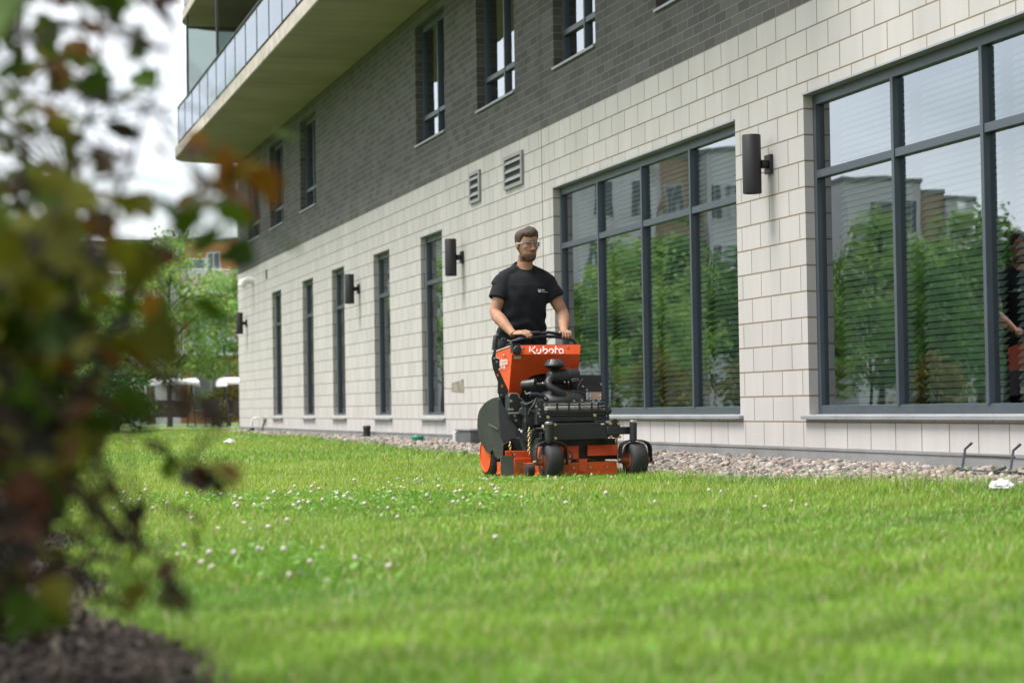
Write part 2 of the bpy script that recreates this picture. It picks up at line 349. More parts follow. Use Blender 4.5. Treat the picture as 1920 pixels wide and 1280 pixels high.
# broad weed and clover leaves low in the lawn
def weeds():
    P = []
    for cx, cy, a, b, nf in CLOVER:
        n = int(330*a*b*4); P.append(np.stack([cx+a*rng.normal(size=n)*.6, cy+b*rng.normal(size=n)*.6, np.full(n, .014)], 1))
    n = 160; d = np.sqrt(rng.uniform(9, 170, n)); lat = rng.uniform(-.25, .25, n)*d
    P.append(np.stack([d*sin(YAW)+lat*cos(YAW), d*cos(YAW)-lat*sin(YAW), np.full(n, .02)], 1))
    P = np.concatenate(P); P = P[P[:, 0] > bed_edge(P[:, 1])+.05]; n = len(P); r = rng.uniform(.007, .014, n)
    ang = np.linspace(0, 2*pi, 7)[:-1]
    disc = np.stack([np.cos(ang), np.sin(ang), .15*np.cos(3*ang)], 1)
    nrm = rng.normal(0, .35, (n, 2)); V = disc[None]*r[:, None, None]; V[:, :, 2] += V[:, :, 0]*nrm[:, :1]+V[:, :, 1]*nrm[:, 1:]
    V = V+(P+np.array([0, 0, 0])+np.stack([0*r, 0*r, terrain(P[:, 0], P[:, 1])+rng.uniform(.015, .045, n)], 1))[:, None]
    c = np.array([.14, .31, .04])*rng.uniform(.7, 1.4, (n, 1))
    return fast_mesh('clover_leaves', V.reshape(-1, 3), np.arange(n*6).reshape(n, 6), {'tint': np.repeat(c, 6, 0)})
tag(mesh_obj('clover_leaves', weeds(), mat('clover leaf', (1, 1, 1), .5, trans=.35, attr='tint')), kind='stuff', label='low round clover leaves growing among the lawn grass', cat='clover')

# clover flowers, each a head on a stalk
m_clov = mat('clover head', (.70, .64, .54), .8, var=.25, scale=150, bump=.6, bscale=200, trans=.2)
fl = MB(); V0, F0 = ico(2)
fl.add([(v[0]*.0115*(1+.14*sin(19*v[2])*cos(23*v[0])), v[1]*.0115*(1+.14*cos(21*v[1])), .062+v[2]*.0105) for v in V0], [tuple(f) for f in F0])
fl.tube([(0, 0, -.004), (.003, 0, .03), (0, 0, .055)], .0012, 5)
fl_me = fl.mesh('clover_flower', smooth=60); fl_me.materials.append(m_clov)
CLOVER.append((2.4, 10.0, 1.5, 4.0, 45))
FL = ['small cream clover flower in the long patch in the lawn left of the mower', 'small cream clover flower in the near patch by the mulch bed', 'small cream clover flower in the lawn just in front of the mower', 'lone clover flower scattered in the open lawn away from the patches']
for (cx, cy, a, b, nf), lab in zip(CLOVER, FL):
    for k in range(nf):
        o = bpy.data.objects.new('clover_flower', fl_me); COL.objects.link(o)
        x, y = cx+a*np.clip(rng.normal(), -1.8, 1.8)*.65, cy+b*np.clip(rng.normal(), -1.8, 1.8)*.6
        x = max(x, float(bed_edge(y))+.08)
        o.location = (x, y, gz(x, y)+rng.uniform(-.03, .010)); s = rng.uniform(.75, 1.2)*(.75 if cx > 3 else 1); o.scale = (s, s, rng.uniform(.85, 1.1))
        o.rotation_euler = (rng.normal(0, .2), rng.normal(0, .2), rng.uniform(0, 6))
        tag(o, lab, 'flower', lab.replace('small cream clover flower', 'clover flowers'))
#PART3

# ------------------------------------------------------------------ the building
m_block = brick_mat('pale concrete block', (.478, .450, .434), (.440, .414, .40), (.225, .18, .13), .4, .2, .0066, 90, .009, wear=.07, shift=.2)
m_brick = brick_mat('charcoal brick', (.083, .078, .076), (.126, .119, .115), (.20, .185, .168), .267, .089, .0052, 45, .004, wear=.13)
m_found = mat('foundation concrete', (.20, .20, .20), .85, var=.2, scale=3, bump=.3, bscale=50)
m_soff = bpy.data.materials.new('board-marked concrete'); m_soff.use_nodes = True
def _soff():
    nt = m_soff.node_tree; L = nt.links.new; b = nt.nodes['Principled BSDF']; b.inputs['Roughness'].default_value = .85
    tc = N(nt, 'ShaderNodeTexCoord'); mp = N(nt, 'ShaderNodeMapping'); mp.inputs['Scale'].default_value = (.5, 9, .5); L(tc.outputs['Object'], mp.inputs[0])
    nz = N(nt, 'ShaderNodeTexNoise'); nz.inputs['Scale'].default_value = 1.2; nz.inputs['Detail'].default_value = 7; L(mp.outputs[0], nz.inputs[0])
    n2 = N(nt, 'ShaderNodeTexNoise'); n2.inputs['Scale'].default_value = .8; n2.inputs['Detail'].default_value = 4; L(tc.outputs['Object'], n2.inputs[0])
    r = N(nt, 'ShaderNodeValToRGB'); r.color_ramp.elements[0].color = (.205, .168, .150, 1); r.color_ramp.elements[1].color = (.35, .295, .268, 1); r.color_ramp.elements[0].position = .3; r.color_ramp.elements[1].position = .7
    ad = N(nt, 'ShaderNodeMath', operation='ADD'); mu = N(nt, 'ShaderNodeMath', operation='MULTIPLY'); mu.inputs[1].default_value = .5
    L(nz.outputs[0], ad.inputs[0]); L(n2.outputs[0], ad.inputs[1]); L(ad.outputs[0], mu.inputs[0]); L(mu.outputs[0], r.inputs[0]); L(r.outputs[0], b.inputs['Base Color'])
    bp = N(nt, 'ShaderNodeBump'); bp.inputs['Strength'].default_value = .5; bp.inputs['Distance'].default_value = .01; L(nz.outputs[0], bp.inputs['Height']); L(bp.outputs[0], b.inputs['Normal'])
_soff()
m_slabedge = mat('slab edge concrete', (.42, .37, .32), .85, var=.25, scale=3, bump=.4, bscale=30)
m_frame = mat('grey window frame', (.068, .083, .10), .42, metal=.25, var=.08, scale=5)
m_sill = mat('grey metal sill', (.30, .31, .33), .42, metal=.3, var=.1, scale=4)
m_glass = glass_mat('window glass')
m_clear = bpy.data.materials.new('clear inner glass face'); m_clear.use_nodes = True; m_clear.node_tree.nodes.clear()
_o = N(m_clear.node_tree, 'ShaderNodeOutputMaterial'); _t = N(m_clear.node_tree, 'ShaderNodeBsdfTransparent'); m_clear.node_tree.links.new(_t.outputs[0], _o.inputs[0])
m_blind = mat('blind slat', (.44, .50, .45), .6, var=.05, scale=3)
m_dark = mat('dark interior', (.05, .05, .05), .9)
m_black = mat('black powder coat', (.010, .010, .011), .5, var=.15, scale=10)
m_alum = mat('light louvre metal', (.26, .26, .255), .5, metal=.2, var=.1)

bld = empty('apartment_building', (X_W, 20, 0))
tag(bld, 'long low building with pale block ground floor, charcoal brick storey above and concrete balconies', 'building')
def B(name, mb, m, parent=bld, smooth=None, bevel=0):
    o = mb.build(name, m, None, smooth, bevel)
    for p in o.data.vertices: p.co = p.co-Vector((X_W, 20, 0))
    o.parent = parent; return o
YN, YF, ZF, ZB, ZT = -6.0, 46.4, .19, 3.59, 12.4     # near end, far end, foundation top, block top, roof
W_BIG = [(16.16, 21.53), (9.35, 14.735), (2.4, 7.9)]
W_NAR = [(26.72, 28.0), (30.08, 31.25), (33.68, 34.8), (36.66, 37.8), (40.28, 41.43)]
H0, H1 = .445, 2.893
W_UP = [(19.93, 21.42), (23.0, 24.75), (26.44, 28.18), (16.3, 18.08), (36.23, 37.88), (39.87, 41.56), (42.94, 44.74), (12.2, 13.9), (8.4, 10.1)]
U0, U1 = 4.19, 5.83
def wall_mesh(name, holes, z0, z1, depth, zorg, yorg, parent):
    """front face with openings plus reveals, end wall, in metres of UV"""
    ys = sorted({YN, YF} | {h[i] for h in holes for i in (0, 1)}); zs = sorted({z0, z1} | {h[i] for h in holes for i in (2, 3)})
    V = []; F = []; UV = []
    def quad(pts, uvs):
        b = len(V); V.extend(pts); F.append((b, b+1, b+2, b+3)); UV.extend(uvs)
    for i in range(len(ys)-1):
        for j in range(len(zs)-1):
            yc, zc = (ys[i]+ys[i+1])/2, (zs[j]+zs[j+1])/2
            if any(h[0] < yc < h[1] and h[2] < zc < h[3] for h in holes): continue
            p = [(0, ys[i+1], zs[j]), (0, ys[i], zs[j]), (0, ys[i], zs[j+1]), (0, ys[i+1], zs[j+1])]
            quad(p, [(yorg-q[1], q[2]-zorg) for q in p])
    for a, b, c, d in holes:
        for y, s in ((a, 1), (b, -1)):
            p = [(0, y, c), (depth, y, c), (depth, y, d), (0, y, d)]
            if s < 0: p = p[::-1]
            quad(p, [(yorg-y+(q[0] if s > 0 else -q[0]), q[2]-zorg) for q in p])
        for z, s in ((c, 1), (d, -1)):
            p = [(0, a, z), (0, b, z), (depth, b, z), (depth, a, z)]
            quad(p if s < 0 else p[::-1], [(yorg-q[1], q[0]*.3+.05) for q in (p if s < 0 else p[::-1])])
    for y, rev in ((YF, 0), (YN, 1)):
        p = [(0, y, z0), (0, y, z1), (9, y, z1), (9, y, z0)]
        if rev: p = p[::-1]
        quad(p, [(yorg-y-q[0], q[2]-zorg) for q in p])
    p = [(9, YN, z0), (9, YF, z0), (9, YF, z1), (9, YN, z1)]; quad(p, [(q[1], q[2]-zorg) for q in p])
    me = bpy.data.meshes.new(name); me.from_pydata([(x, y-20, z) for x, y, z in V], [], F)
    ul = me.uv_layers.new(name='UVMap'); ul.data.foreach_set('uv', np.array(UV, np.float32).ravel()); me.update(); return me
vents = [(22.67, 23.47, 3.07, 3.455), (24.61, 25.13, 3.07, 3.455)]
holes = [(a, b, H0, H1) for a, b in W_BIG+W_NAR]
mesh_obj('block_wall', wall_mesh('block_wall', holes, ZF, ZB, .16, ZF, 18.05, bld), m_block, bld)
mesh_obj('brick_wall', wall_mesh('brick_wall', [(a, b, U0, U1) for a, b in W_UP], ZB, ZT, .17, ZB, 18.05, bld), m_brick, bld)
B('foundation', MB().box(X_W-.022, X_W+9, YN-.02, YF+.02, -.4, ZF-.012).box(X_W-.028, X_W+.4, YN-.02, YF+.02, ZF-.012, ZF+.004), m_found)
B('roof', MB().box(X_W-.05, X_W+9.05, YN-.05, YF+.05, ZT, ZT+.3), m_found)
B('storey_floor', MB().box(X_W+.18, X_W+8.9, YN+.1, YF-.1, 3.35, 3.75).box(X_W+.18, X_W+8.9, YN+.1, YF-.1, .0, .2).box(X_W+.18, X_W+8.9, YN+.1, YF-.1, 6.3, 6.6).box(X_W+5, X_W+5.1, YN+.1, YF-.1, .2, 6.3), m_dark)

def window(y0, y1, z0, z1, mull, trans, rec, sillout, blinds=True, upper=False):
    fw = .06; xf = X_W+rec; f = MB()
    f.box(xf, xf+.07, y0, y0+fw, z0, z1).box(xf, xf+.07, y1-fw, y1, z0, z1)
    f.box(xf, xf+.07, y0+fw, y1-fw, z0, z0+fw+.01).box(xf, xf+.07, y0+fw, y1-fw, z1-fw-.02, z1)
    ed = [y0+fw]+[c for m in sorted(mull) for c in (m-.021, m+.021)]+[y1-fw]
    zd = [z0+fw+.01, trans-.03, trans+.03, z1-fw-.02]
    for m in mull: f.box(xf-.012, xf+.07, m-.021, m+.021, z0+fw+.01, z1-fw-.02)
    for i in range(0, len(ed), 2): f.box(xf-.004, xf+.07, ed[i], ed[i+1], trans-.03, trans+.03)
    win = B('window', f, m_frame, bevel=.003)
    for i in range(0, len(ed), 2):
        for za, zb in ((zd[0], zd[1]), (zd[2], zd[3])):
            pn = B('pane', MB().box(xf+.034, xf+.040, ed[i]-.01, ed[i+1]+.01, za-.01, zb+.01), m_glass, win)
            pn.data.materials.append(m_clear)
            for q in pn.data.polygons: q.material_index = 0 if q.normal.x < -.5 else 1
        if blinds:
            s = MB(); a, b = ed[i]+.02, ed[i+1]-(.10 if len(mull) else .03)
            zz = z1-.08
            s.box(xf+.14, xf+.19, a, b, zz, zz+.05)
            while zz > z0+.06:
                s.prism([(xf+.145, a, zz-.024), (xf+.147, a, zz-.026), (xf+.181, a, zz+.010), (xf+.179, a, zz+.012)], (0, b-a, 0)); zz -= .046
            B('blind', s, m_blind, win)
    sl = MB()
    sl.prism([(X_W-sillout, y0-.07*(not upper), z0-.035), (X_W-sillout, y0-.07*(not upper), z0-.008), (xf+.03, y0-.07*(not upper), z0+.006), (xf+.03, y0-.07*(not upper), z0-.02)], (0, y1-y0+.14*(not upper), 0))
    B('sill', sl, m_sill, win, bevel=.002)
    if not upper:
        B('lintel', MB().box(X_W-.012, xf+.03, y0-.0, y1+.0, z1-.003, z1+.011), m_sill, win)
    return win
window(*W_BIG[0], H0, H1, [17.45, 18.79, 20.17], 2.263, .075, .045)
window(*W_BIG[1], H0, H1, [10.74, 12.04, 13.34], 2.278, .075, .045)
window(*W_BIG[2], H0, H1, [3.8, 5.2, 6.6], 2.278, .075, .045)
for a, b in W_NAR: window(a, b, H0-.035, H1, [], 2.26, .075, .045)
for a, b in W_UP: window(a, b, U0, U1, [a+(b-a)*.44], 4.55, .10, .03, blinds=False, upper=True)

for a, b, c, d in vents:
    v = B('vent', MB().box(X_W-.03, X_W-.004, a, b, c, c+.04).box(X_W-.03, X_W-.004, a, b, d-.04, d).box(X_W-.03, X_W-.004, a, a+.06, c+.04, d-.04).box(X_W-.03, X_W-.004, b-.06, b, c+.04, d-.04), m_alum)
    B('vent_backing', MB().box(X_W-.008, X_W-.003, a+.05, b-.05, c+.045, d-.045), m_dark, v)
    s = MB()
    for k in range(3):
        z = c+.045+(d-c-.09)*(k+.62)/3; s.prism([(X_W-.034, a+.05, z-.020), (X_W-.030, a+.05, z-.024), (X_W-.010, a+.05, z+.018), (X_W-.014, a+.05, z+.022)], (0, b-a-.1, 0))
    B('louvre', s, m_alum, v)
B('cover_plate', MB().prism([(X_W-.006, 25.62, .735), (X_W-.006, 26.3, .755), (X_W-.006, 26.27, .865), (X_W-.006, 25.8, .885), (X_W-.006, 25.66, .905)], (.004, 0, 0)), mat('weathered plate', (.24, .205, .165), .8, var=.4, scale=6, bump=.5))
B('vent_slot', MB().box(X_W-.012, X_W-.003, 42.05, 42.2, 3.22, 3.41), m_dark)
B('vent_pipe', MB().tube([(X_W+.02, 44.02, 3.30), (X_W-.14, 44.02, 3.31), (X_W-.21, 44.02, 3.28), (X_W-.25, 44.02, 3.18)], [.075, .075, .085, .09], 14), mat('white pvc', (.68, .67, .64), .45), smooth=50)
B('control_joint', MB().box(X_W-.0035, X_W-.0015, 21.93, 21.942, ZF, ZT-.2), mat('sealant', (.12, .115, .11), .8))

# balconies along the storey above: slab, railing with posts, rail and glass panels
m_bglass = glass_mat('balcony glass', (.86, .92, .92), .06, 0)
m_rail = mat('railing metal', (.06, .06, .06), .5, metal=.3)
def balcony(zs, ynear, over, yend, round_r, thick=.24):
    xo = X_W-over; R = round_r
    arc = [(xo+R-R*cos(t), yend-R+R*sin(t)) for t in np.linspace(0, pi/2, 9)]
    out = [(xo, ynear)]+arc+[(X_W-.002, yend), (X_W-.002, ynear)]
    sb = B('balcony', MB().prism([(x, y, zs) for x, y in out], (0, 0, thick)), m_soff)
    tr = MB(); edge = [(xo, ynear)]+arc+[(X_W-.3, yend)]
    for (xa, ya), (xb, yb) in zip(edge[:-1], edge[1:]): tr.bar((xa, ya, zs+thick/2), (xb, yb, zs+thick/2), .016, thick-.03)
    B('slab_edge', tr, m_slabedge, sb)
    zt = zs+thick; n = int((yend-R-ynear)/1.3)
    pts = [(xo+.05, ynear+.05+k*1.3) for k in range(n+1)]+[(xo+.05+R-R*cos(t), yend-.05-R+R*sin(t)) for t in (.5, 1.1, 1.55)]
    B('handrail', MB().tube([(x, y, zt+.84) for x, y in pts], .022, 8), m_rail, sb)
    for x, y in pts: B('railing_post', MB().box(x-.012, x+.012, y-.012, y+.012, zt, zt+.82), m_rail, sb)
    for (xa, ya), (xb, yb) in zip(pts[:-1], pts[1:]): B('glass_panel', MB().bar((xa, ya+.03, zt+.44), (xb, yb-.03, zt+.44), .01, .68), m_bglass, sb)
    return sb
b1 = balcony(6.05, 14.0, 1.46, 46.2, .8)
b2 = balcony(9.02, 14.0, 1.30, 46.35, 1.1)
for y in (44.6, 39.6): B('privacy_screen', MB().box(X_W-1.25, X_W-.1, y, y+.012, 6.45, 8.75), glass_mat('frosted screen', (.6, .66, .64), .1, 0), b1)
for y in (44.6, 39.6): B('screen_frame', MB().box(X_W-1.3, X_W-1.25, y-.02, y+.03, 6.29, 9.02).box(X_W-.1, X_W-.05, y-.02, y+.03, 6.29, 9.02).box(X_W-1.25, X_W-.1, y-.02, y+.03, 8.75, 8.8), m_rail, b1)

# wall lamps: cylinder on a bracket, one after another along the wall
lamp = empty('wall_lamp', (X_W, 15.41, 2.44))
lm = MB().lathe((-.16, 0, -.235), (0, 0, 1), [(.060, .012), (.066, .012), (.066, 0), (.074, 0), (.075, .004), (.075, .462), (.071, .468), (.060, .468), (.060, .455)], 28); lm.build('lamp_body', m_black, lamp, smooth=40)
lb = MB().box(-.03, -.002, -.06, .06, -.075, .075).cyl((-.085, 0, 0), (-.03, 0, 0), .035, 14); lb.build('bracket', m_black, lamp, smooth=40, bevel=.003)
tag(lamp, 'black cylinder wall lamp between the two large windows', 'wall lamp', 'black wall lamps along the facade')
for y, lab in ((25.59, 'black cylinder wall lamp directly left of the man, right of the nearest narrow window'), (32.4, 'small black wall lamp between the second and third narrow windows from the man'), (45.05, 'smallest black wall lamp, at the far corner of the building')):
    c = copy_tree(lamp); c.location = (X_W, y, 2.445); c['label'] = lab
#PART4

# small things on and along the wall
m_metal = mat('galvanised metal', (.30, .31, .32), .45, metal=.6, var=.2, scale=12)
pt = MB().tube([(0, 0, .17), (-.10, 0, .18), (-.15, 0, .13), (-.15, 0, -.02)], .022, 8); t = empty('hose_bib_pipe', (X_W, 43.4, .21))
pt.build('pipe', mat('white pipe', (.6, .6, .6), .5), t, smooth=50); MB().box(-.19, -.11, -.06, .06, -.16, -.02).build('valve_box', m_black, t)
MB().tube([(-.02, -.9, .16), (-.06, -.55, -.2)], .02, 6).box(-.05, -.01, -1.05, -.75, .14, .18).build('stay', m_metal, t)
tag(t, 'bent white and grey pipe with black box at the far corner of the wall', 'pipe')
t = MB().lathe((0, 0, -.1), (0, 0, 1), [(.055, 0), (.055, .30), (.062, .30), (.062, .33), (.05, .35)], 14).build('standpipe', m_black, smooth=40)
t.location = (X_W-.13, 31.3, .04); tag(t, 'short black standpipe in the gravel below the narrow windows', 'pipe')
t = MB().lathe((0, 0, -.1), (0, 0, 1), [(.075, 0), (.075, .17), (.085, .17), (.085, .21), (.07, .225)], 16).build('pipe_cap', mat('green plastic', (.015, .20, .10), .45), smooth=40)
t.location = (X_W-.26, 27.2, .055); tag(t, 'green plastic pipe cap in the gravel left of the mower', 'pipe cap')
t = empty('utility_box', (X_W-.2, 24.15, .06)); MB().box(-.12, .12, -.05, .62, -.1, .20).build('box_body', mat('grey plastic', (.09, .09, .095), .6, var=.3), t, bevel=.015)
MB().box(-.14, .14, .62, .75, -.08, .19).build('end_panel', mat('pale plastic', (.5, .5, .5), .5), t, bevel=.01)
MB().box(-.135, .135, -.07, .64, .20, .225).build('lid', m_metal, t, bevel=.008); tag(t, 'low dark grey utility box at the wall foot behind the mower wheel', 'utility box')

m_steel = mat('dark steel', (.07, .075, .085), .5, metal=.5)
# bent steel boot rack leaning in the gravel at the right edge
t = empty('steel_rack', (5.95, 11.15, .07)); t.scale = (.8, .95, .82); r = MB()
for y in (.30, -.32):
    r.tube([(-.02, y, .0), (.04, y+.03, .21), (.06, y-.03, .255)], .010, 6).tube([(-.02, y, .05), (-.10, y-.10, -.03)], .008, 6)
    r.tube([(-.02, y, .07), (.16, y-.02, .03)], .008, 6)
    r.build('upright', m_steel, t, smooth=50); r = MB()
MB().tube([(.03, .30, .165), (.03, -.32, .165)], .007, 6).tube([(-.02, .32, .06), (-.02, -.34, .06)], .007, 6).tube([(-.06, .0, .02), (.0, -.25, .09)], .012, 6).tube([(.02, .1, .02), (-.04, -.45, .07)], .008, 6).build('cross_bar', mat('dark steel bar', (.09, .095, .10), .5, metal=.5), t, smooth=50)
tag(t, 'low bent dark steel rack standing in the gravel at the right edge', 'rack')

def crumple(name, loc, size, lab):
    V0, F0 = ico(3); ph = rng.uniform(0, 6, 6)
    V = [(v[0]*size*(1+.35*sin(5*v[1]+ph[0])+.25*sin(9*v[2]+ph[1])), v[1]*size*.7*(1+.35*sin(6*v[0]+ph[2])), max(-.01, v[2]*size*.42*(1+.5*sin(7*v[0]+ph[3])+.3*sin(11*v[1]+ph[4])))) for v in V0]
    o = MB().add(V, [tuple(f) for f in F0]).build(name, m_paper, smooth=25); o.location = loc
    o.rotation_euler = (0, 0, 1); tag(o, lab, 'litter')
m_paper = mat('crumpled paper', (.78, .78, .78), .7, var=.12, scale=20, bump=.5, bscale=40)
crumple('paper_litter', (5.40, 9.95, .075), .075, 'crumpled white paper litter in the grass at the right edge')
crumple('paper_litter', (4.29, 32.3, .06), .10, 'small white scrap of litter far off on the lawn near the building corner')

# ------------------------------------------------------------------ shrubs on the planting bed
def leaf_shape():
    """lobed maple-like leaf outline in the xy plane, stalk at the origin, tip at y=1, with a folded midrib"""
    half = [(.0, 0), (.10, .02), (.30, .05), (.50, .24), (.40, .30), (.36, .36), (.52, .50), (.50, .62), (.34, .60), (.24, .66), (.20, .82), (.08, .92), (0, 1.0)]
    ring = [(0, .0), (0, .35), (0, .65), (0, 1.0)]
    V = []; F = []
    for s in (1, -1):
        b = len(V); V += [(s*x, y, .16*abs(x)-.12*y*y) for x, y in half]; c = len(V); V.append((0, .40, -.02))
        for i in range(len(half)-1): F.append((b+i, b+i+1, c) if s > 0 else (b+i+1, b+i, c))
    return np.array(V), np.array(F)
LV, LF = leaf_shape()
def shape_leaves(P, D, Nn, size, tint, name, V0=LV, F0=LF):
    """P leaf bases, D direction of the blade, Nn rough upper side"""
    n = len(P); D = D/np.linalg.norm(D, axis=1)[:, None]; X = np.cross(D, Nn); X /= np.linalg.norm(X, axis=1)[:, None]+1e-9; Z = np.cross(X, D)
    curl = rng.uniform(.5, 1.9, n)
    v = V0[None]*np.stack([size*rng.uniform(.8, 1.1, n), size, size*curl], 1)[:, None]
    W = v[..., :1]*X[:, None]+v[..., 1:2]*D[:, None]+v[..., 2:]*Z[:, None]+P[:, None]
    F = (F0[None]+np.arange(n)[:, None, None]*len(V0)).reshape(-1, F0.shape[1])
    return fast_mesh(name, W.reshape(-1, 3), F, {'tint': np.repeat(tint, len(V0), 0)}, smooth=False)
m_leaf = mat('shrub leaf', (1, 1, 1), .6, var=.25, scale=25, spec=.2, trans=.42, attr='tint')
m_stem = mat('shrub stem', (.055, .035, .022), .8, var=.3, scale=40, bump=.5)
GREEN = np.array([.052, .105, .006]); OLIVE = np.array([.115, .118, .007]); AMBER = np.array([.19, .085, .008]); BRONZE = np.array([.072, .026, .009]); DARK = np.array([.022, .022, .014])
def cam_pt(px, py, d):
    """a point at distance d in front of where the photographer stood; used once to lay the shrubs' real limbs out in metres"""
    a = (px-960)/FPX; b = (py-640)/FPX
    return np.array((fwd+rt*a-up*b)*d)+np.array([0, 0, CH])
def shrub(name, base, limbs, tips, label, size, stem_r=.006, group=None, pal=None):
    """limbs: polylines from the base; tips: (point, leaves, colour mix) clusters joined to the nearest limb by a twig"""
    root = empty(name, base); base = Vector(base); tag(root, label, 'shrub', group)
    sm = MB(); nodes = []
    for li in limbs:
        pts = [base+Vector((0, 0, -.03))]+[Vector(p) for p in li]; dense = []
        for a, b in zip(pts[:-1], pts[1:]):
            for k in range(5): dense.append(a.lerp(b, k/5)+Vector(rng.normal(0, .006, 3)))
        dense.append(pts[-1]); m = len(dense)
        sm.tube([p-base for p in dense], [stem_r*(1-.75*i/m) for i in range(m)], 6); nodes += dense[3:]
    NP = np.array([n[:] for n in nodes]); P = []; D = []; C = []; S = []
    for p, k, colr in tips:
        p = np.array(p); q = NP[np.argmin(((NP-p)**2).sum(1)+.3*np.clip(NP[:, 2]-p[2], 0, 9)**2)]
        mid = (p+q)/2+np.array([0, 0, .12])*np.linalg.norm(p-q)+rng.normal(0, .008, 3)
        sm.tube([Vector(x)-base for x in (q, (q*.6+mid*.4), mid, p)], [.0028, .0024, .002, .0012], 5)
        for j in range(k):
            t = 1 if j == 0 else rng.uniform(.35, 1); c = (mid*(1-t)+p*t) + rng.normal(0, .006, 3)
            dr = rng.normal(0, 1, 3); dr[2] = dr[2]*.5-.55; P.append(c+dr/np.linalg.norm(dr)*.012); D.append(dr); C.append(colr()); S.append(size*rng.uniform(.65, 1.2))
    P = np.array(P)-np.array(base); D = np.array(D); C = np.array(C); S = np.array(S)
    Nn = rng.normal(0, .5, (len(P), 3))+np.array([0, 0, 1.])
    sm.build('stems', m_stem, root, smooth=60)
    mesh_obj('foliage', shape_leaves(P, D, Nn, S, C, 'foliage'), m_leaf, root)
    return root
rng = np.random.default_rng(21)
def mixcol(wts):
    wts = np.array(wts, float)/sum(wts); pal = (GREEN, OLIVE, AMBER, BRONZE, DARK)
    def f(): return pal[rng.choice(5, p=wts)]*rng.uniform(.6, 1.35)
    return f
# how thickly the leaves of the nearest shrub stand, and in which colours, over its height and reach
DENS = [(.95, .5, .35, .25, .05, 0, 0), (.85, .4, .3, .35, .3, .18, 0), (.9, .4, .4, .6, .5, .15, 0), (.85, .55, .6, .6, .65, .65, .3), (.97, .8, .75, .7, .7, .75, .5),
        (1, .9, .8, .65, .5, .3, .08), (1, .97, .7, .22, .05, 0, 0), (1, .97, .6, .22, 0, 0, 0), (1, .9, .5, .12, 0, 0, 0), (1, .95, .75, .4, .15, .1, 0),
        (1, .6, .25, .5, .45, 0, 0), (1, .45, .1, .05, .08, 0, 0), (.95, .6, .2, .05, .12, 0, 0), (.85, .6, .5, .35, .05, 0, 0), (.5, .15, .15, .1, 0, 0, 0), (.2, .05, 0, 0, 0, 0, 0)]
tips1 = []
for r in range(16):
    for c in range(-3, 7):
        dn = DENS[r][c] if c >= 0 else .9*(r < 14)
        lam = -math.log(1-min(dn, .985))/.36*(1.2 if r < 4 else 1.75 if r < 6 else 1.8 if c > 0 else 2.8)
        for k in range(rng.poisson(lam/2.2)):
            px = (c+rng.random())*80; py = (r+rng.random())*80; d = rng.uniform(2.35, 3.7) if c > 0 else rng.uniform(2.3, 4.0)
            amber = r in (3, 4) and c >= 4
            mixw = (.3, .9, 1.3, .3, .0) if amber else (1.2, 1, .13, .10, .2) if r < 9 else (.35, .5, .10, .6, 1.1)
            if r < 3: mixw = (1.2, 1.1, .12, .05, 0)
            tips1.append((cam_pt(px, py, d), int(rng.integers(1, 4)), mixcol(mixw)))
for r in range(-3, 0):
    for c in range(-3, 4):
        for k in range(2): tips1.append((cam_pt((c+rng.random())*80, (r+rng.random())*80, rng.uniform(2.4, 3.5)), 3, mixcol((1, 1, .3, .1, 0))))
cp = lambda *l: [cam_pt(p[0], p[1], p[2]*1.38) for p in l]
limbs1 = [cp((20, 1000, 2.1), (30, 560, 2.1), (50, 60, 2.0), (60, -200, 2.0)), cp((90, 900, 2.1), (150, 520, 2.0), (270, 230, 1.95), (330, 60, 1.9)), cp((120, 800, 2.2), (260, 520, 2.1), (400, 345, 2.0), (520, 330, 2.0)),
          cp((110, 900, 2.1), (200, 790, 2.0), (330, 765, 1.95), (420, 800, 1.9)), cp((60, 1150, 2.0), (190, 1040, 1.9), (270, 1015, 1.85), (320, 1060, 1.85), (315, 1120, 1.85)), cp((-80, 900, 2.4), (-120, 500, 2.4), (-160, 0, 2.5)),
          cp((40, 900, 2.6), (100, 480, 2.6), (180, 150, 2.4), (200, -80, 2.4)), cp((20, 900, 2.9), (60, 600, 2.9), (120, 330, 2.8))]
shrub('shrub', (-.28, 3.0, gz(0, 3)+.03), limbs1, tips1, 'large out-of-focus shrub with green and copper lobed leaves filling the left side in front', .060, .008, 'shrubs along the planting bed')
# the shrubs further along the bed
def far_shrub(base, h, w, n, lab, mixw, size, lean=(0, 0)):
    bx, by, bz = base; limbs = []; tips = []
    for k in range(9):
        a = 2*pi*k/9+rng.normal(0, .3); e = w*rng.uniform(.5, .95)
        limbs.append([(bx+cos(a)*e*.25+lean[0]*.2, by+sin(a)*e*.25, bz+h*.35), (bx+cos(a)*e*.6+lean[0]*.6, by+sin(a)*e*.6, bz+h*.7), (bx+cos(a)*e+lean[0], by+sin(a)*e, bz+h*rng.uniform(.7, 1))])
    for k in range(n):
        a = rng.uniform(0, 2*pi); rr = w*math.sqrt(rng.random()); z = rng.uniform(.12, 1)**.8
        rad = rr*(1.05-.5*abs(z-.55)); tips.append(((bx+cos(a)*rad+lean[0]*z, by+sin(a)*rad, bz+h*z), int(rng.integers(2, 4)), mixcol(mixw)))
    return shrub('shrub', base, limbs, tips, lab, size, .008, 'shrubs along the planting bed')
far_shrub((-.32, 4.7, .05), 1.25, .42, 260, 'dark blurred bronze shrub just behind the nearest one on the bed', (.5, .5, .15, .8, .9), .06)
s3 = far_shrub((.02, 6.7, .05), .95, .40, 300, 'dark shrub with drooping purple-brown leaves hanging over the lawn at left', (.25, .25, .1, 1, 1.5), .055)
far_shrub((-.35, 9.4, .05), 1.35, .55, 330, 'dark green shrub further along the bed behind the drooping one', (.9, .9, .2, .4, .5), .06)
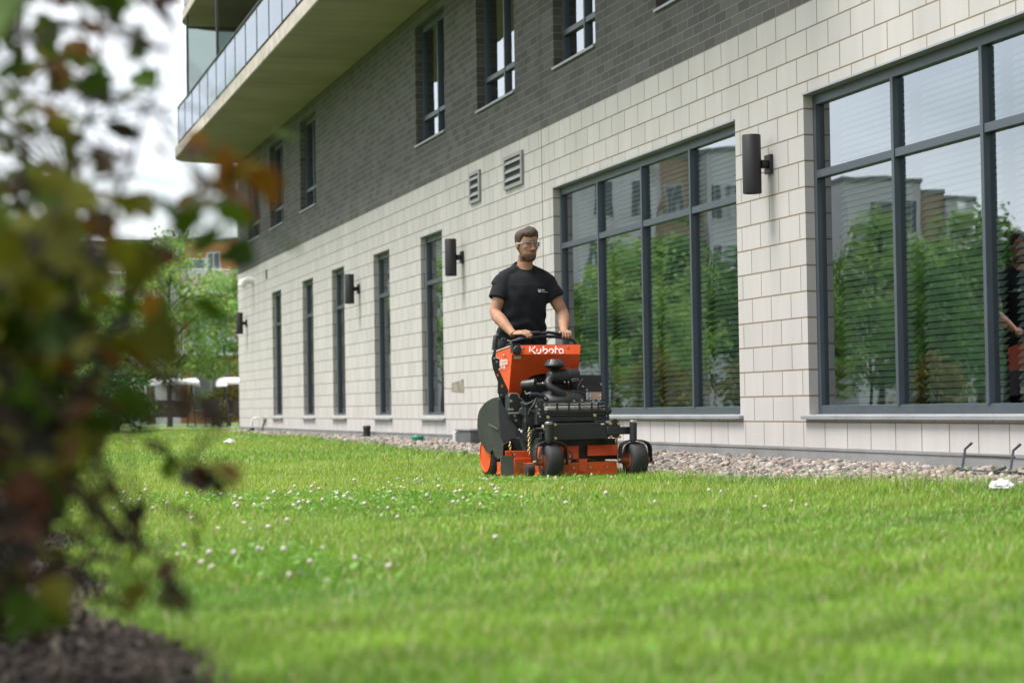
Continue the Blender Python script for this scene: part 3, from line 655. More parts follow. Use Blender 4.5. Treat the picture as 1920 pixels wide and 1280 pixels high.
far_shrub((-.3, 12.6, .05), 1.7, .60, 330, 'dense green shrub at the far end of the planting bed', (1, 1, .3, .3, .2), .06)

# ------------------------------------------------------------------ trees, garden swings and houses at the back
m_tl = mat('tree leaf', (1, 1, 1), .6, var=.15, scale=3, spec=.25, trans=.45, attr='tint')
m_bark = mat('tree bark', (.075, .06, .048), .9, var=.3, scale=6, bump=.6)
QV = np.array([(-.5, 0, 0), (0, -.12, .05), (.5, 0, 0), (0, .28, -.06), (0, .5, 0)])[[0, 1, 2, 4]]; QF = np.array([(0, 1, 2, 3)])
def tree_meshes(h, w, n, leaf, cols, trunk_h, seed, layers=5):
    g = np.random.default_rng(seed); tr = MB()
    top = Vector((g.normal(0, .15), g.normal(0, .15), h*.93)); ax = [Vector((0, 0, -.2)), Vector((g.normal(0, .05), 0, trunk_h)), Vector((top.x*.5, top.y*.5, h*.6)), top]
    tr.tube(ax, [.10, .075, .045, .012], 9); cl = []
    nb = layers*5
    for k in range(nb):
        t = trunk_h/h+(1-trunk_h/h)*(k+g.random())/nb; z = h*t*.95; a = k*2.4+g.normal(0, .3)
        prof = math.sin(pi*min(1, (t-trunk_h/h*.75)/(1-trunk_h/h*.75)*.88+.12))**.75; L_ = w*prof*g.uniform(.65, 1.1)
        o = Vector((0, 0, z*.86)); e = Vector((cos(a)*L_, sin(a)*L_, z+.12*h*g.uniform(.1, 1)))
        m_ = o.lerp(e, .5)+Vector((0, 0, .05*h)); tr.tube([o, m_, e], [.03, .02, .006], 5)
        for j in range(5):
            q = o.lerp(e, g.uniform(.45, 1.1)) if j else e; cl.append((np.array(q)+g.normal(0, .12*w, 3)*np.array([1, 1, .5]), g.uniform(.16, .34)*w, g.random()))
    P = []; C = []
    per = max(4, n//len(cl))
    for c, r, tone in cl:
        m_ = int(per*g.uniform(.5, 1.5)); p = g.normal(0, 1, (m_, 3)); p /= np.linalg.norm(p, axis=1)[:, None]; p *= (g.random((m_, 1))**.45)*r*np.array([1.1, 1.1, .55])
        P.append(c+p); C.append((cols[0]*(1-tone)+cols[1]*tone)[None]*g.uniform(.65, 1.35, (m_, 1)))
    P = np.concatenate(P); C = np.concatenate(C); k = len(P); D = g.normal(0, 1, (k, 3)); D[:, 2] -= .4; Nn = g.normal(0, .7, (k, 3))+np.array([0, 0, 1.])
    S = leaf*g.uniform(.6, 1.4, k)
    return tr.mesh('trunk', smooth=60), shape_leaves(P, D, Nn, S, C, 'crown', QV, QF)
LG = (np.array([.15, .30, .08]), np.array([.30, .42, .10])); DG = (np.array([.05, .135, .035]), np.array([.12, .235, .05])); OR = (np.array([.20, .13, .035]), np.array([.13, .17, .035]))
kinds = {'loc': tree_meshes(6.0, 2.3, 5200, .17, LG, 1.5, 1), 'loc2': tree_meshes(6.6, 2.6, 5600, .18, (LG[0]*.85, LG[1]*.85), 1.3, 2), 'dark': tree_meshes(5.8, 2.2, 5200, .18, DG, .9, 3), 'map': tree_meshes(3.1, 1.5, 3600, .15, (DG[1]*.9, LG[1]), .35, 4), 'low': tree_meshes(1.7, 1.2, 2400, .13, OR, .2, 5), 'hedge': tree_meshes(1.6, 1.4, 2600, .13, (DG[0]*.7, DG[0]), .15, 6)}
for tm, cm in kinds.values(): tm.materials.append(m_bark); cm.materials.append(m_tl)
def plant(kind, x, y, rz, s, lab, cat, group=None, name='tree', zs=1):
    t = empty(name, (x, y, gz(x, y)), rz); t.scale = (s, s, s*zs); tag(t, lab, cat, group)
    for nm, me in zip(('trunk', 'crown'), kinds[kind]):
        o = bpy.data.objects.new(nm, me); COL.objects.link(o); o.parent = t
    return t
plant('loc', 7.83, 75, .4, 1.1, 'light green feathery tree behind the white garden swing', 'tree', 'trees at the back')
plant('loc2', 10.7, 77.5, 2.1, .82, 'light green tree whose crown meets the corner of the block building', 'tree', 'trees at the back')
plant('loc', 5.3, 78, 1.2, .9, 'pale green tree left of the garden swing, half behind the shrubs', 'tree', 'trees at the back')
plant('map', 4.55, 58, 0, .98, 'bushy bright green maple left of the white garden swing', 'tree', 'trees at the back')
plant('hedge', 4.15, 56, .6, 1.0, 'low dark hedge shrub under the bushy maple', 'shrub', 'low shrubs at the back', 'hedge_shrub')
k = 0
for x, y, kd, s in ((2.4, 76, 'loc2', 1.0), (-.6, 74, 'dark', 1.0), (-3.8, 70, 'loc', .95), (-6.6, 72, 'dark', 1.05), (-9.3, 68, 'loc2', .85), (-11.8, 72, 'loc', 1.0), (-14.6, 66, 'dark', .92), (-17.0, 70, 'loc2', 1.0), (-20.4, 66, 'loc', 1.0), (-22.5, 60, 'dark', .95), (-25.5, 64, 'loc2', .9), (-12.5, 50, 'dark', .62), (-15, 46, 'loc', .62), (-17.6, 44, 'dark', .66), (-19.8, 41, 'loc2', .6), (-9.6, 52, 'loc2', .6), (-6.2, 54, 'loc', .62), (-3.2, 57, 'dark', .6), (-8, 62, 'loc', .95), (-11.5, 60, 'dark', .95), (-14.2, 57, 'loc2', .9), (-17.5, 56, 'dark', .95), (-20, 51, 'loc', .85), (-23, 50, 'dark', .9), (-26.5, 54, 'loc', .9), (-5.2, 64, 'dark', .95), (-10.2, 64.5, 'dark', 1.05), (-13, 63, 'loc', 1.0), (-16.2, 62, 'dark', 1.0), (-19, 60, 'loc2', .95), (-21.8, 57, 'dark', .95), (-24.6, 57.5, 'loc', .95), (-28, 59, 'dark', 1.0), (-30.5, 62, 'loc2', .9), (-18.6, 47, 'dark', .7), (-21.5, 45, 'dark', .7), (-13.8, 53, 'dark', .75), (-22.5, 41.5, 'loc', .6)):
    plant(kd, x, y, k*1.9, s, 'green garden tree in the row across the lawn, seen only mirrored in the big windows', 'tree', 'trees mirrored in the windows'); k += 1
for x, y in ((-4.5, 50), (-7.2, 48), (-10.2, 46), (-13.2, 42), (-16, 38.5), (-18.5, 36), (-1.5, 53), (-5.8, 46), (-11.6, 41)):
    plant('low', x, y, k*2.2, rng.uniform(.85, 1.2), 'low amber shrub in front of the garden trees, seen only mirrored in the big windows', 'shrub', 'amber shrubs mirrored in the windows', 'garden_shrub'); k += 1
for x, y in ((9.8, 74), (11.2, 75.5)):
    plant('low', x, y, k, .9, 'low amber shrub behind the second garden swing' if x < 10 else 'low amber shrub beside the corner of the block building', 'shrub', 'low shrubs at the back', 'garden_shrub'); k += 1

# garden swings with white canopies
m_canopy = mat('white canopy fabric', (.80, .80, .79), .7, var=.06, scale=3)
m_seat = mat('brown seat fabric', (.05, .035, .025), .8)
def swing():
    t = empty('garden_swing', (7.18, 70.4, .012), radians(8)); c = MB(); n = 9
    top = [(-1.05+2.1*0, 0, 0)]; prof = [(y, .20*math.cos(y/.72*1.25)) for y in np.linspace(-.72, .72, n)]
    lo = [(y, z-.09) for y, z in prof[::-1]]
    c.prism([(-1.03, y, 1.46+z) for y, z in prof+lo], (2.06, 0, 0)); c.build('canopy', m_canopy, t, smooth=40)
    v = MB()
    for x in (-1.03, 1.03): v.prism([(x, y, 1.46+z) for y, z in prof]+[(x, .72, 1.37), (x, -.72, 1.37)], (.012 if x < 0 else -.012, 0, 0))
    v.build('valance', m_canopy, t)
    f = MB()
    for x in (-.92, .92):
        f.tube([(x, 0, 1.45), (x, -.55, .03)], .022, 8).tube([(x, 0, 1.45), (x, .55, .03)], .022, 8).tube([(x, -.6, .04), (x, .6, .04)], .02, 8)
    f.tube([(-.92, 0, 1.45), (.92, 0, 1.45)], .022, 8); f.build('frame', m_black, t, smooth=50)
    MB().box(-.72, .72, -.28, .25, .36, .44).build('seat', m_seat, t, bevel=.03)
    MB().prism([(-.72, .22, .42), (-.72, .30, .42), (-.72, .46, .92), (-.72, .38, .92)], (1.44, 0, 0)).prism([(-.72, -.30, .42), (-.72, -.26, .42), (-.72, -.36, .90), (-.72, -.41, .90)], (1.44, 0, 0)).build('backrest', m_seat, t, bevel=.02)
    for x in (-.72, .72): MB().tube([(x, 0, 1.43), (x, -.2, .45)], .01, 6).tube([(x, 0, 1.43), (x, .22, .45)], .01, 6).build('hanger', m_black, t)
    return t
s1 = swing(); tag(s1, 'white canopied garden swing with brown seat on the far lawn, left of the building corner', 'garden swing', 'garden swings')
s2 = copy_tree(s1); s2.location = (10.05, 70.1, .012); s2['label'] = 'white canopied garden swing half hidden behind the corner of the block building'
ch = empty('patio_chair', (8.75, 69.2, .012), 2.5); MB().box(-.28, .28, -.28, .28, .36, .42).build('seat', m_black, ch, bevel=.01); MB().prism([(-.28, .26, .42), (-.28, .31, .42), (-.28, .42, .95), (-.28, .37, .95)], (.56, 0, 0)).build('backrest', m_black, ch, bevel=.01)
for a in (-.26, .26):
    for b in (-.26, .26): MB().box(a-.02, a+.02, b-.02, b+.02, 0, .36).build('leg', m_black, ch)
tag(ch, 'dark patio chair between the two garden swings', 'chair')

# houses
m_obrick = brick_mat('orange brick', (.45, .21, .085), (.52, .26, .12), (.42, .27, .16), .25, .075, .004, 20, .003, wear=.12)
m_gpan = mat('grey render', (.52, .50, .52), .85, var=.08, scale=.6)
m_lpan = mat('pale render', (.52, .50, .50), .85, var=.08, scale=.6)
m_tan = brick_mat('tan brick', (.33, .245, .18), (.38, .285, .215), (.33, .25, .18), .25, .075, .004, 20, .003)
m_hglass = bpy.data.materials.new('house window glass'); m_hglass.use_nodes = True
_b = m_hglass.node_tree.nodes['Principled BSDF']; _b.inputs['Base Color'].default_value = (.05, .06, .065, 1); _b.inputs['Roughness'].default_value = .08; _b.inputs['Specular IOR Level'].default_value = .9
m_white = mat('white window frame', (.62, .63, .64), .5)
def house(name, lab, blocks, y0, wins, balcs=(), top_trim=.25):
    """blocks: (x0, x1, height, depth offset towards us, material); wins: (x, z, w, h, block y)"""
    t = empty(name, ((blocks[0][0]+blocks[0][1])/2, y0, 0)); o_ = Vector(t.location); tag(t, lab, 'building')
    def put(nm, mb, m, par=None, uv=False, **k):
        ob = mb.build(nm, m, None, **k); me = ob.data
        if uv:
            ul = me.uv_layers.new(name='UVMap')
            for pl in me.polygons:
                for li in pl.loop_indices:
                    c = me.vertices[me.loops[li].vertex_index].co; ul.data[li].uv = (c.x+c.y, c.z)
        for p in me.vertices: p.co = p.co-o_
        ob.parent = par or t; return ob
    for x0, x1, h, dy, m in blocks:
        put('wall', MB().box(x0, x1, y0-dy, y0+10, -.2, h), m, uv=True)
        put('roof_edge', MB().box(x0-.08, x1+.08, y0-dy-.08, y0+10.05, h, h+top_trim), m_found)
    for x, z, ww, hh, yy in wins:
        f = put('window', MB().box(x-ww/2-.07, x+ww/2+.07, yy-.05, yy-.005, z-hh/2-.07, z+hh/2+.07), m_white)
        put('pane', MB().box(x-ww/2, x-.03, yy-.07, yy-.052, z-hh/2, z+hh/2).box(x+.03, x+ww/2, yy-.07, yy-.052, z-hh/2, z+hh/2), m_hglass, f)
    for x0, x1, z, yy, dp in balcs:
        s = put('balcony', MB().box(x0, x1, yy-dp, yy-.01, z, z+.25), m_lpan)
        put('railing', MB().tube([(x0, yy-dp+.05, z+1.15), (x1, yy-dp+.05, z+1.15)], .03, 6).box(x0, x0+.05, yy-dp+.03, yy-dp+.07, z+.25, z+1.15).box(x1-.05, x1, yy-dp+.03, yy-dp+.07, z+.25, z+1.15), m_white, s)
        put('railing_glass', MB().box(x0+.06, x1-.06, yy-dp+.04, yy-dp+.055, z+.3, z+1.05), m_bglass, s)
    return t
wA = [(12.6, 7.75, .55, .75, 100), (11.6, 7.55, 1.1, .55, 100), (10.9, 8.25, .4, .3, 100)]+[(x, z, 1.6, 1.9, 100) for x in (12.4, 7.2, 5.2, 3) for z in (1.6, 4.4)]
house('brick_apartment_house', 'orange brick apartment house with grey piers and glass balconies behind the trees at left', [(10.9, 16, 8.75, 0, m_obrick), (9.7, 10.9, 8.7, .6, m_lpan), (2.0, 9.7, 8.6, 0, m_tan), (8.6, 9.2, 6.1, 1.4, m_lpan)], 100, wA, [(10.9, 16, 6.1, 100, 1.5), (4.5, 8.6, 5.95, 100, 1.5), (10.9, 16, 3.2, 100, 1.5), (4.5, 8.6, 3.1, 100, 1.5)], .12)
wB = [(x, z, 1.1, 1.7, 97.4) for x in (-18.4, -20.4) for z in (4.5, 7.7, 10.7)]+[(-13, z, 1.4, 1.7, 98) for z in (4.5, 7.6)]+[(-24.5, z, .7, 1.6, 97.2) for z in (4.5, 7.6, 10.6)]+[(-25.6, z, .7, 1.6, 97.2) for z in (4.5, 7.6, 10.6)]+[(-22.2, z, .8, 1.6, 98) for z in (7.6, 10.6)]+[(x, z, 1.2, 1.6, 98) for x in (-1, -4, -8) for z in (4.5, 7.6)]
house('grey_apartment_house', 'grey and tan apartment house seen only mirrored in the left big window', [(-16.8, 1.5, 10.6, 0, m_gpan), (-21.4, -16.8, 13.2, .6, m_gpan), (-23.6, -21.4, 12.9, 0, m_tan), (-26.3, -23.6, 13.1, .8, m_gpan)], 98, wB, [(-15.5, -10, 9.0, 98, 1.4), (-26.3, -23.6, 6.1, 97.2, .9), (-21.2, -17, 5.9, 97.4, .9)])
wC = [(x, z, 1.0, 1.7, 95.4) for x in (-32.3, -34) for z in (4.5, 7.4, 9.7)]+[(-35.8, z, 1, 1.7, 96) for z in (4.5, 7.4)]
house('grey_corner_house', 'grey and ochre corner house seen only mirrored in the right big window', [(-34.9, -30.8, 11.6, .6, m_gpan), (-36.4, -34.9, 11.0, 0, m_tan), (-37.4, -36.4, 10.6, .5, m_gpan)], 96, wC)
house('terraced_house', 'lower grey and brown house seen only mirrored at the right end of the windows', [(-40.2, -37.9, 8.1, 0, m_lpan), (-42.2, -40.2, 7.6, .4, m_tan), (-50, -42.2, 7.2, 0, m_gpan)], 98, [(-39, 5.6, 1, 1.5, 98), (-41.2, 5.2, 1, 1.5, 97.6), (-44, 5, 1, 1.5, 98)])
#PART5

# ------------------------------------------------------------------ the stand-on mower (local metres: x across, y towards its rear, z up)
MO = Vector((4.47, 14.8, .01)); MR = Matrix.Rotation(radians(4), 3, 'Z'); CAM = Vector((0, 0, CH))
def _ray(u, v):
    a = (870+u/4.128-960)/FPX; b = (600+v/4.128-640)/FPX
    return fwd+rt*a-up*b
def F(u, v, y):
    """layout sketch position (u, v) on the plane y metres behind the mower's middle -> local metres"""
    r = _ray(u, v); n = MR @ Vector((0, 1, 0)); t = (y-n.dot(CAM-MO))/n.dot(r); return MR.transposed() @ (CAM+r*t-MO)
def G(u, v, x):
    r = _ray(u, v); n = MR @ Vector((1, 0, 0)); t = (x-n.dot(CAM-MO))/n.dot(r); return MR.transposed() @ (CAM+r*t-MO)
m_or = mat('orange machine paint', (.62, .075, .012), .42, var=.12, scale=6, spec=.45, coat=.15)
m_hub = mat('dirty orange hub', (.30, .07, .02), .5, var=.4, scale=14)
m_bk = mat('black machine paint', (.017, .019, .019), .40, var=.25, scale=14, spec=.5)
m_bk2 = mat('black engine plastic', (.013, .013, .014), .5, var=.2, scale=20, bump=.15, bscale=80)
m_rub = mat('tyre rubber', (.018, .018, .017), .72, var=.35, scale=14, bump=.06, bscale=90)
m_chute = mat('dark rubber chute', (.024, .027, .021), .5, var=.3, scale=7, bump=.2, bscale=30)
m_flap = mat('dusty grey plate', (.10, .105, .085), .6, var=.2, scale=8)
m_sil = mat('dull silver metal', (.42, .40, .38), .33, metal=.9, var=.15, scale=15)
m_gold = mat('yellow zinc', (.55, .42, .20), .35, metal=.8, var=.2, scale=30)
m_cast = mat('cast engine metal', (.055, .058, .06), .5, metal=.5, var=.4, scale=25, bump=.4, bscale=50)
m_foam = mat('black foam grip', (.014, .014, .015), .6)
m_whitep = mat('white print', (.78, .78, .76), .5, var=.03)
m_lab = mat('grey label', (.35, .35, .34), .5)
mow = empty('stand_on_mower', MO, radians(4)); tag(mow, 'orange and black stand-on lawn mower with white lettering, driven across the grass', 'mower')
def P(nm, mb, m, par=None, smooth=45, bevel=0): return mb.build(nm, m, par or mow, smooth, bevel)

# rear wheels
for xo in (-.42, .32):
    tb = MB(); pr = [(.105, -.085), (.150, -.085), (.167, -.072), (.176, -.045), (.178, 0), (.176, .045), (.167, .072), (.150, .085), (.105, .085)]
    tb.lathe((xo, .40, .172), (1, 0, 0), pr, 40)
    for k in range(36):
        a = 2*pi*k/36; c = Vector((xo, .40+cos(a)*.177, .172+sin(a)*.177)); tb.bar(c+Vector((-.06+.02*(k % 2), 0, 0)), c+Vector((.06-.02*(1-k % 2), 0, 0)), .016, .008, (0, cos(a), sin(a)))
    w_ = P('wheel', tb, m_rub)
    s = -1 if xo < 0 else 1
    P('rim', MB().lathe((xo, .40, .172), (s, 0, 0), [(.128, .086), (.130, .092), (.122, .092), (.112, .06), (.085, .045), (.06, .05), (.045, .062), (.02, .062)], 40).lathe((xo, .40, .172), (s, 0, 0), [(.03, .05), (.03, .075), (.015, .08)], 16), m_or, w_)
# front casters with strap forks
for u, v, us, vt in ((672, 1108, 657, 935), (1325, 1085, 1310, 928)):
    c = F(u, v, -.46); c.z = .131; cx = c.x
    ct = P('caster', MB().lathe((cx, -.46, c.z), (1, 0, 0), [(.05, -.058), (.095, -.062), (.118, -.055), (.130, -.034), (.134, 0), (.130, .034), (.118, .055), (.095, .062), (.05, .058)], 32), m_rub)
    P('hub', MB().lathe((cx, -.46, c.z), (1, 0, 0), [(.056, -.060), (.056, .060)], 24).cyl((cx-.108, -.46, c.z), (cx-.05, -.46, c.z), .024, 16).cyl((cx+.05, -.46, c.z), (cx+.108, -.46, c.z), .024, 16), m_hub, ct)
    st = F(us, vt, -.5); path = [(cx-.118, c.z-.02)]+[(cx-.118*cos(t), c.z+.06+(st.z-c.z-.06)*sin(t)**.6) for t in np.linspace(.0, pi, 13)]+[(cx+.118, c.z-.02)]
    f = MB()
    for (xa, za), (xb, zb) in zip(path[:-1], path[1:]):
        d = Vector((xb-xa, 0, zb-za)); nn = Vector((-d.z, 0, d.x)).normalized()*.0045
        a = [Vector((xa, -.495, za)), Vector((xa, -.430, za)), Vector((xb, -.430, zb)), Vector((xb, -.495, zb))]; f.prism([q-nn for q in a], nn*2)
    P('fork', f, m_bk, ct, bevel=0)
    for xq in (-.128, .128): P('axle_bolt', MB().cyl((cx+xq-.008, -.46, c.z), (cx+xq+.008, -.46, c.z), .013, 6), m_gold, ct)
for u, v0, v1 in ((657, 805, 950), (1310, 792, 945)):
    a, b = F(u, v0, -.5), F(u, v1, -.5); t = P('pivot_tube', MB().cyl(b+Vector((0, 0, .02)), a, .027, 20).cyl(b+Vector((0, 0, -.0)), b+Vector((0, 0, .02)), .018, 16), m_bk)
    P('pivot_cap', MB().lathe(a, (0, 0, 1), [(.028, 0), (.029, .012), (.024, .017), (.01, .019)], 20), m_sil, t)
# front cross member
a, b = F(690, 797, -.44), F(1120, 928, -.44)
P('front_plate', MB().prism([F(688, 800, -.44), F(1118, 793, -.44), F(1118, 914, -.44), F(705, 930, -.44), F(692, 900, -.44)], (0, .16, 0)), m_bk, bevel=.004)
fp = P('side_arm', MB().prism([F(1110, 828, -.46), F(1290, 823, -.46), F(1290, 882, -.46), F(1110, 886, -.46)], (0, .05, 0)), m_bk, bevel=.004)
P('side_arm', MB().prism([F(540, 838, -.34), F(640, 836, -.34), F(640, 858, -.34), F(540, 862, -.34)], (0, .04, 0)), m_bk, bevel=.003)
for pts in ([(1116, 830), (1122, 790), (1160, 762), (1178, 763), (1210, 792), (1208, 822), (1205, 905), (1190, 912), (1116, 905)], [(618, 840), (622, 800), (655, 772), (668, 772), (712, 800), (712, 918), (640, 935), (626, 910)]):
    P('bracket', MB().prism([F(u, v, -.452) for u, v in pts], (0, .008, 0)), m_bk, bevel=.0015)
for u, v in ((703, 808), (706, 913), (1132, 799), (1136, 903), (1195, 800), (1203, 903), (648, 750), (1010, 735), (625, 845)):
    c = F(u, v, -.455); P('bolt', MB().cyl(c, c+Vector((0, -.012, 0)), .0115, 6), m_gold)
P('plate_slot', MB().prism([F(1060, 798, -.442), F(1084, 797, -.442), F(1084, 808, -.442), F(1060, 809, -.442)], (0, .001, 0)), m_whitep)
for u in (785, 1050): P('plate_slot', MB().prism([F(u-12, 908, -.442), F(u+14, 905, -.442), F(u+10, 916, -.442), F(u-14, 918, -.442)], (0, .001, 0)), m_bk2)

# mower deck
dk = MB()
pl = [(-.48, -.20), (-.34, -.24), (-.26, -.40), (.23, -.40), (.27, -.30), (.27, .22), (-.48, .22)]
dk.prism([(x, y, .038) for x, y in pl], (0, 0, .085))
dk.prism([(x*1.012, y*1.012, .030) for x, y in pl], (0, 0, .018))
dk.prism([F(580, 978, -.34), F(888, 970, -.34), F(890, 1075, -.37), F(580, 1085, -.37)], (0, .03, 0)).prism([F(960, 968, -.34), F(1188, 962, -.34), F(1186, 1045, -.37), F(960, 1050, -.37)], (0, .03, 0))
dk.prism([F(890, 1075, -.405), F(955, 1070, -.405), F(955, 1170, -.412), F(890, 1175, -.412)], (0, .02, 0))
dk.prism([F(320, 1012, -.16), F(372, 1006, -.16), F(372, 1060, -.16), F(320, 1060, -.16)], (0, .006, 0)).prism([F(375, 1010, -.19), F(520, 1012, -.19), F(520, 1080, -.19), F(388, 1070, -.19)], (0, .006, 0))
dk.prism([F(388, 1068, -.215), F(522, 1068, -.215), F(522, 1198, -.215), F(390, 1198, -.215)], (0, .05, 0))
dko = P('deck', dk, m_or, smooth=30, bevel=.003)
P('deck_belt_cover', MB().prism([F(575, 928, -.30), F(1190, 915, -.30), F(1190, 1075, -.30), F(575, 1085, -.30)], (0, .4, 0)), m_bk2, dko)
P('cut_out', MB().prism([F(775, 1010, -.375), F(820, 1012, -.375), F(842, 1040, -.375), F(838, 1072, -.38), F(775, 1075, -.38)], (0, .003, 0)), m_bk2, dko)
P('deck_tab', MB().prism([F(775, 1022, -.378), F(815, 1022, -.378), F(832, 1042, -.378), F(828, 1066, -.383), F(775, 1068, -.383)], (0, .003, 0)), m_or, dko)
for u, v in ((848, 1143), (975, 1138), (1105, 1133), (430, 1150), (820, 1050), (388, 1040)):
    c = F(u, v, -.415 if u > 600 else -.22); P('deck_bolt', MB().cyl(c, c+Vector((0, -.008, 0)), .008, 6), m_sil, dko)
P('discharge_plate', MB().prism([F(u, v, -.205) for u, v in ((283, 1150), (285, 1060), (294, 1050), (380, 1046), (390, 1060), (390, 1196), (310, 1212), (288, 1195))], (0, .006, 0)), m_flap, dko)
c = F(508, 1160, -.40); P('anti_scalp_roller', MB().lathe(c+Vector((-.03, 0, 0)), (1, 0, 0), [(.02, 0), (.042, .004), (.044, .02), (.044, .045), (.040, .056), (.02, .06)], 20), m_rub, dko)

# discharge chute folded up against the right rear wheel
side = [(270, 595), (240, 598), (215, 605), (185, 622), (160, 640), (135, 670), (118, 695), (108, 730), (102, 770), (101, 830), (108, 880), (118, 915), (150, 985), (170, 1020), (200, 1030), (222, 998), (300, 958), (282, 900), (270, 850), (266, 760), (262, 690)]
P('chute', MB().prism([G(u, v, -.50-.06*max(0, (270-u)/170)) for u, v in side], (.012, 0, 0)), m_chute, smooth=30, bevel=.003)
P('chute_front', MB().prism([F(265, 612, -.02), F(285, 600, -.02), F(300, 650, -.02), F(345, 725, -.03), F(425, 850, -.05), F(443, 898, -.06), F(300, 944, -.04), F(280, 900, -.03), F(270, 760, -.02)], (0, .012, 0)), mat('chute front panel', (.026, .028, .030), .42, var=.2, scale=9), bevel=.003)
P('chute_rib', MB().tube([G(193, 808, -.538), G(225, 822, -.525), G(262, 845, -.51)], .006, 6), m_chute)
P('flap', MB().prism([F(222, 1000, .05), F(345, 935, .0), F(305, 968, .02), F(300, 1050, .02), F(265, 1075, .03), F(240, 1050, .04)], (0, .006, 0)), m_flap)
P('strut', MB().bar(F(420, 855, -.06), F(480, 1030, -.18), .022, .012), m_bk)

# chassis, platform and cushion
P('chassis', MB().box(-.33, -.27, -.3, .6, .20, .30).box(.12, .18, -.3, .6, .20, .30).box(-.40, .26, .34, .46, .15, .26).box(-.30, .15, -.26, .2, .18, .34), m_bk, bevel=.004)
P('platform', MB().box(-.32, .20, .52, .98, .125, .150).box(-.32, .20, .96, .985, .10, .20), m_bk, bevel=.004)
P('cushion', MB().box(-.28, .12, .53, .58, .55, .96), m_foam, bevel=.02)

# hood: top band with lettering, lower face with an arch over the engine, sides
yl = lambda v: .12+.13*(v-265)/315
hd = MB().prism([F(378, 195, .16), F(903, 188, .16), F(898, 262, .12), F(372, 265, .12)], (0, .006, 0))
low = [(372, 265), (898, 262), (886, 380), (872, 500), (866, 545), (812, 548), (800, 440), (745, 416), (690, 411), (600, 415), (548, 425), (508, 440), (475, 480), (452, 530), (432, 590), (346, 576)]
hd.prism([F(u, v, yl(v)) for u, v in low], (0, .006, 0))
hood = P('hood', hd, m_or, smooth=20)
sidep = [F(378, 195, .16), F(372, 265, .12), F(346, 570, yl(570)), G(270, 552, -.385), G(262, 420, -.385), G(250, 244, -.385)]
P('hood_side', MB().prism([Vector((p.x, p.y, p.z)) for p in sidep], (.005, 0, 0)), m_or, hood, smooth=20)
sr = [F(903, 188, .16), F(898, 262, .12), F(868, 540, yl(540))]; P('hood_side', MB().prism(sr+[Vector((sr[0].x-.03, .5, .62)), Vector((sr[0].x, .5, .955))], (-.005, 0, 0)), m_or, hood, smooth=20)
P('edge_highlight', MB().bar(F(380, 193, .16), G(250, 240, -.385), .012, .007).bar(G(250, 240, -.385), G(256, 330, -.385), .012, .007), mat('pale edge highlight', (.6, .5, .4), .5), hood)  # highlight on the side sheet's edge, put in as pale bars
tl, tr_, brr, bll = F(380, 192, .165), F(902, 186, .165), Vector((.17, .5, .955)), G(250, 244, -.385)
P('console', MB().prism([tl, tr_, brr, bll], (0, 0, -.02)), m_bk2, hood)
P('hood_back', MB().box(-.36, .16, .495, .505, .4, .95), m_bk, hood)
P('engine_bay', MB().prism([F(440, 430, .24), F(875, 425, .24), F(868, 640, .26), F(425, 640, .26)], (0, .2, 0)), m_bk2, hood)
# lettering on the band, drawn as strokes on the sheet metal
Q = [F(378, 195, .155), F(903, 188, .155), F(898, 262, .115), F(372, 265, .115)]; Q = [q+Vector((0, -.0045, .001)) for q in Q]
def band(u5, v5):
    u = (970+u5/9.144-870)*4.128; v = (640+v5/9.144-600)*4.128
    t = (v-193)/72; l = Q[0].lerp(Q[3], t); r = Q[1].lerp(Q[2], t); s = (u-376)/524; return l.lerp(r, s)
def stroke(mb, pts, wd, fn, th=(0, -.0008, 0)):
    P2 = [Vector(p) for p in pts]; Lf = []; Rt = []
    for i, p in enumerate(P2):
        d = (P2[min(i+1, len(P2)-1)]-P2[max(i-1, 0)]).normalized(); n = Vector((-d.y, d.x))*wd/2; Lf.append(p+n); Rt.append(p-n)
    for i in range(len(P2)-1): mb.prism([fn(*Lf[i]), fn(*Lf[i+1]), fn(*Rt[i+1]), fn(*Rt[i])], th)
def arc(cx, cy, rx, ry, a0, a1, n=12): return [(cx+rx*cos(radians(a)), cy+ry*sin(radians(a))) for a in np.linspace(a0, a1, n)]
LET = [[(207, 88), (210, 182)], [(296, 88), (236, 148), (312, 214)], [(330, 132), (331, 174)], [(396, 130), (397, 170)]+arc(364, 170, 33, 38, 10, 140), [(438, 84), (440, 180)], arc(474, 170, 35, 36, -140, 110),
       arc(576, 170, 36, 36, 160, 440), [(646, 82), (649, 210)], [(658, 132), (692, 132)], arc(744, 170, 35, 36, -185, 0), [(779, 164), (781, 212)], arc(742, 186, 22, 20, 60, 190)]
lt = MB()
for s in LET: stroke(lt, s, 20, band)
P('lettering', lt, m_whitep, hood, smooth=None)
c = F(406, 232, .12); P('fuel_cap', MB().lathe(c, (0, -1, .1), [(.030, 0), (.032, .006), (.032, .026), (.026, .032), (.01, .034)], 12).box(c.x-.03, c.x+.03, c.y, c.y+.05, c.z-.02, c.z+.05), m_bk2, hood, smooth=30)
for u, v in ((457, 216), (803, 211)): c = F(u, v, .145); P('hood_bolt', MB().lathe(c, (0, -1, 0), [(.010, 0), (.009, .004), (.004, .006)], 10), m_sil, hood)
c = F(333, 275, .28); P('hood_bolt', MB().ball((-.39, c.y, c.z), .009), m_sil, hood)
P('hood_label', MB().prism([F(384, 280, .118), F(442, 279, .118), F(442, 300, .124), F(384, 301, .124)], (0, -.001, 0)), m_lab, hood)
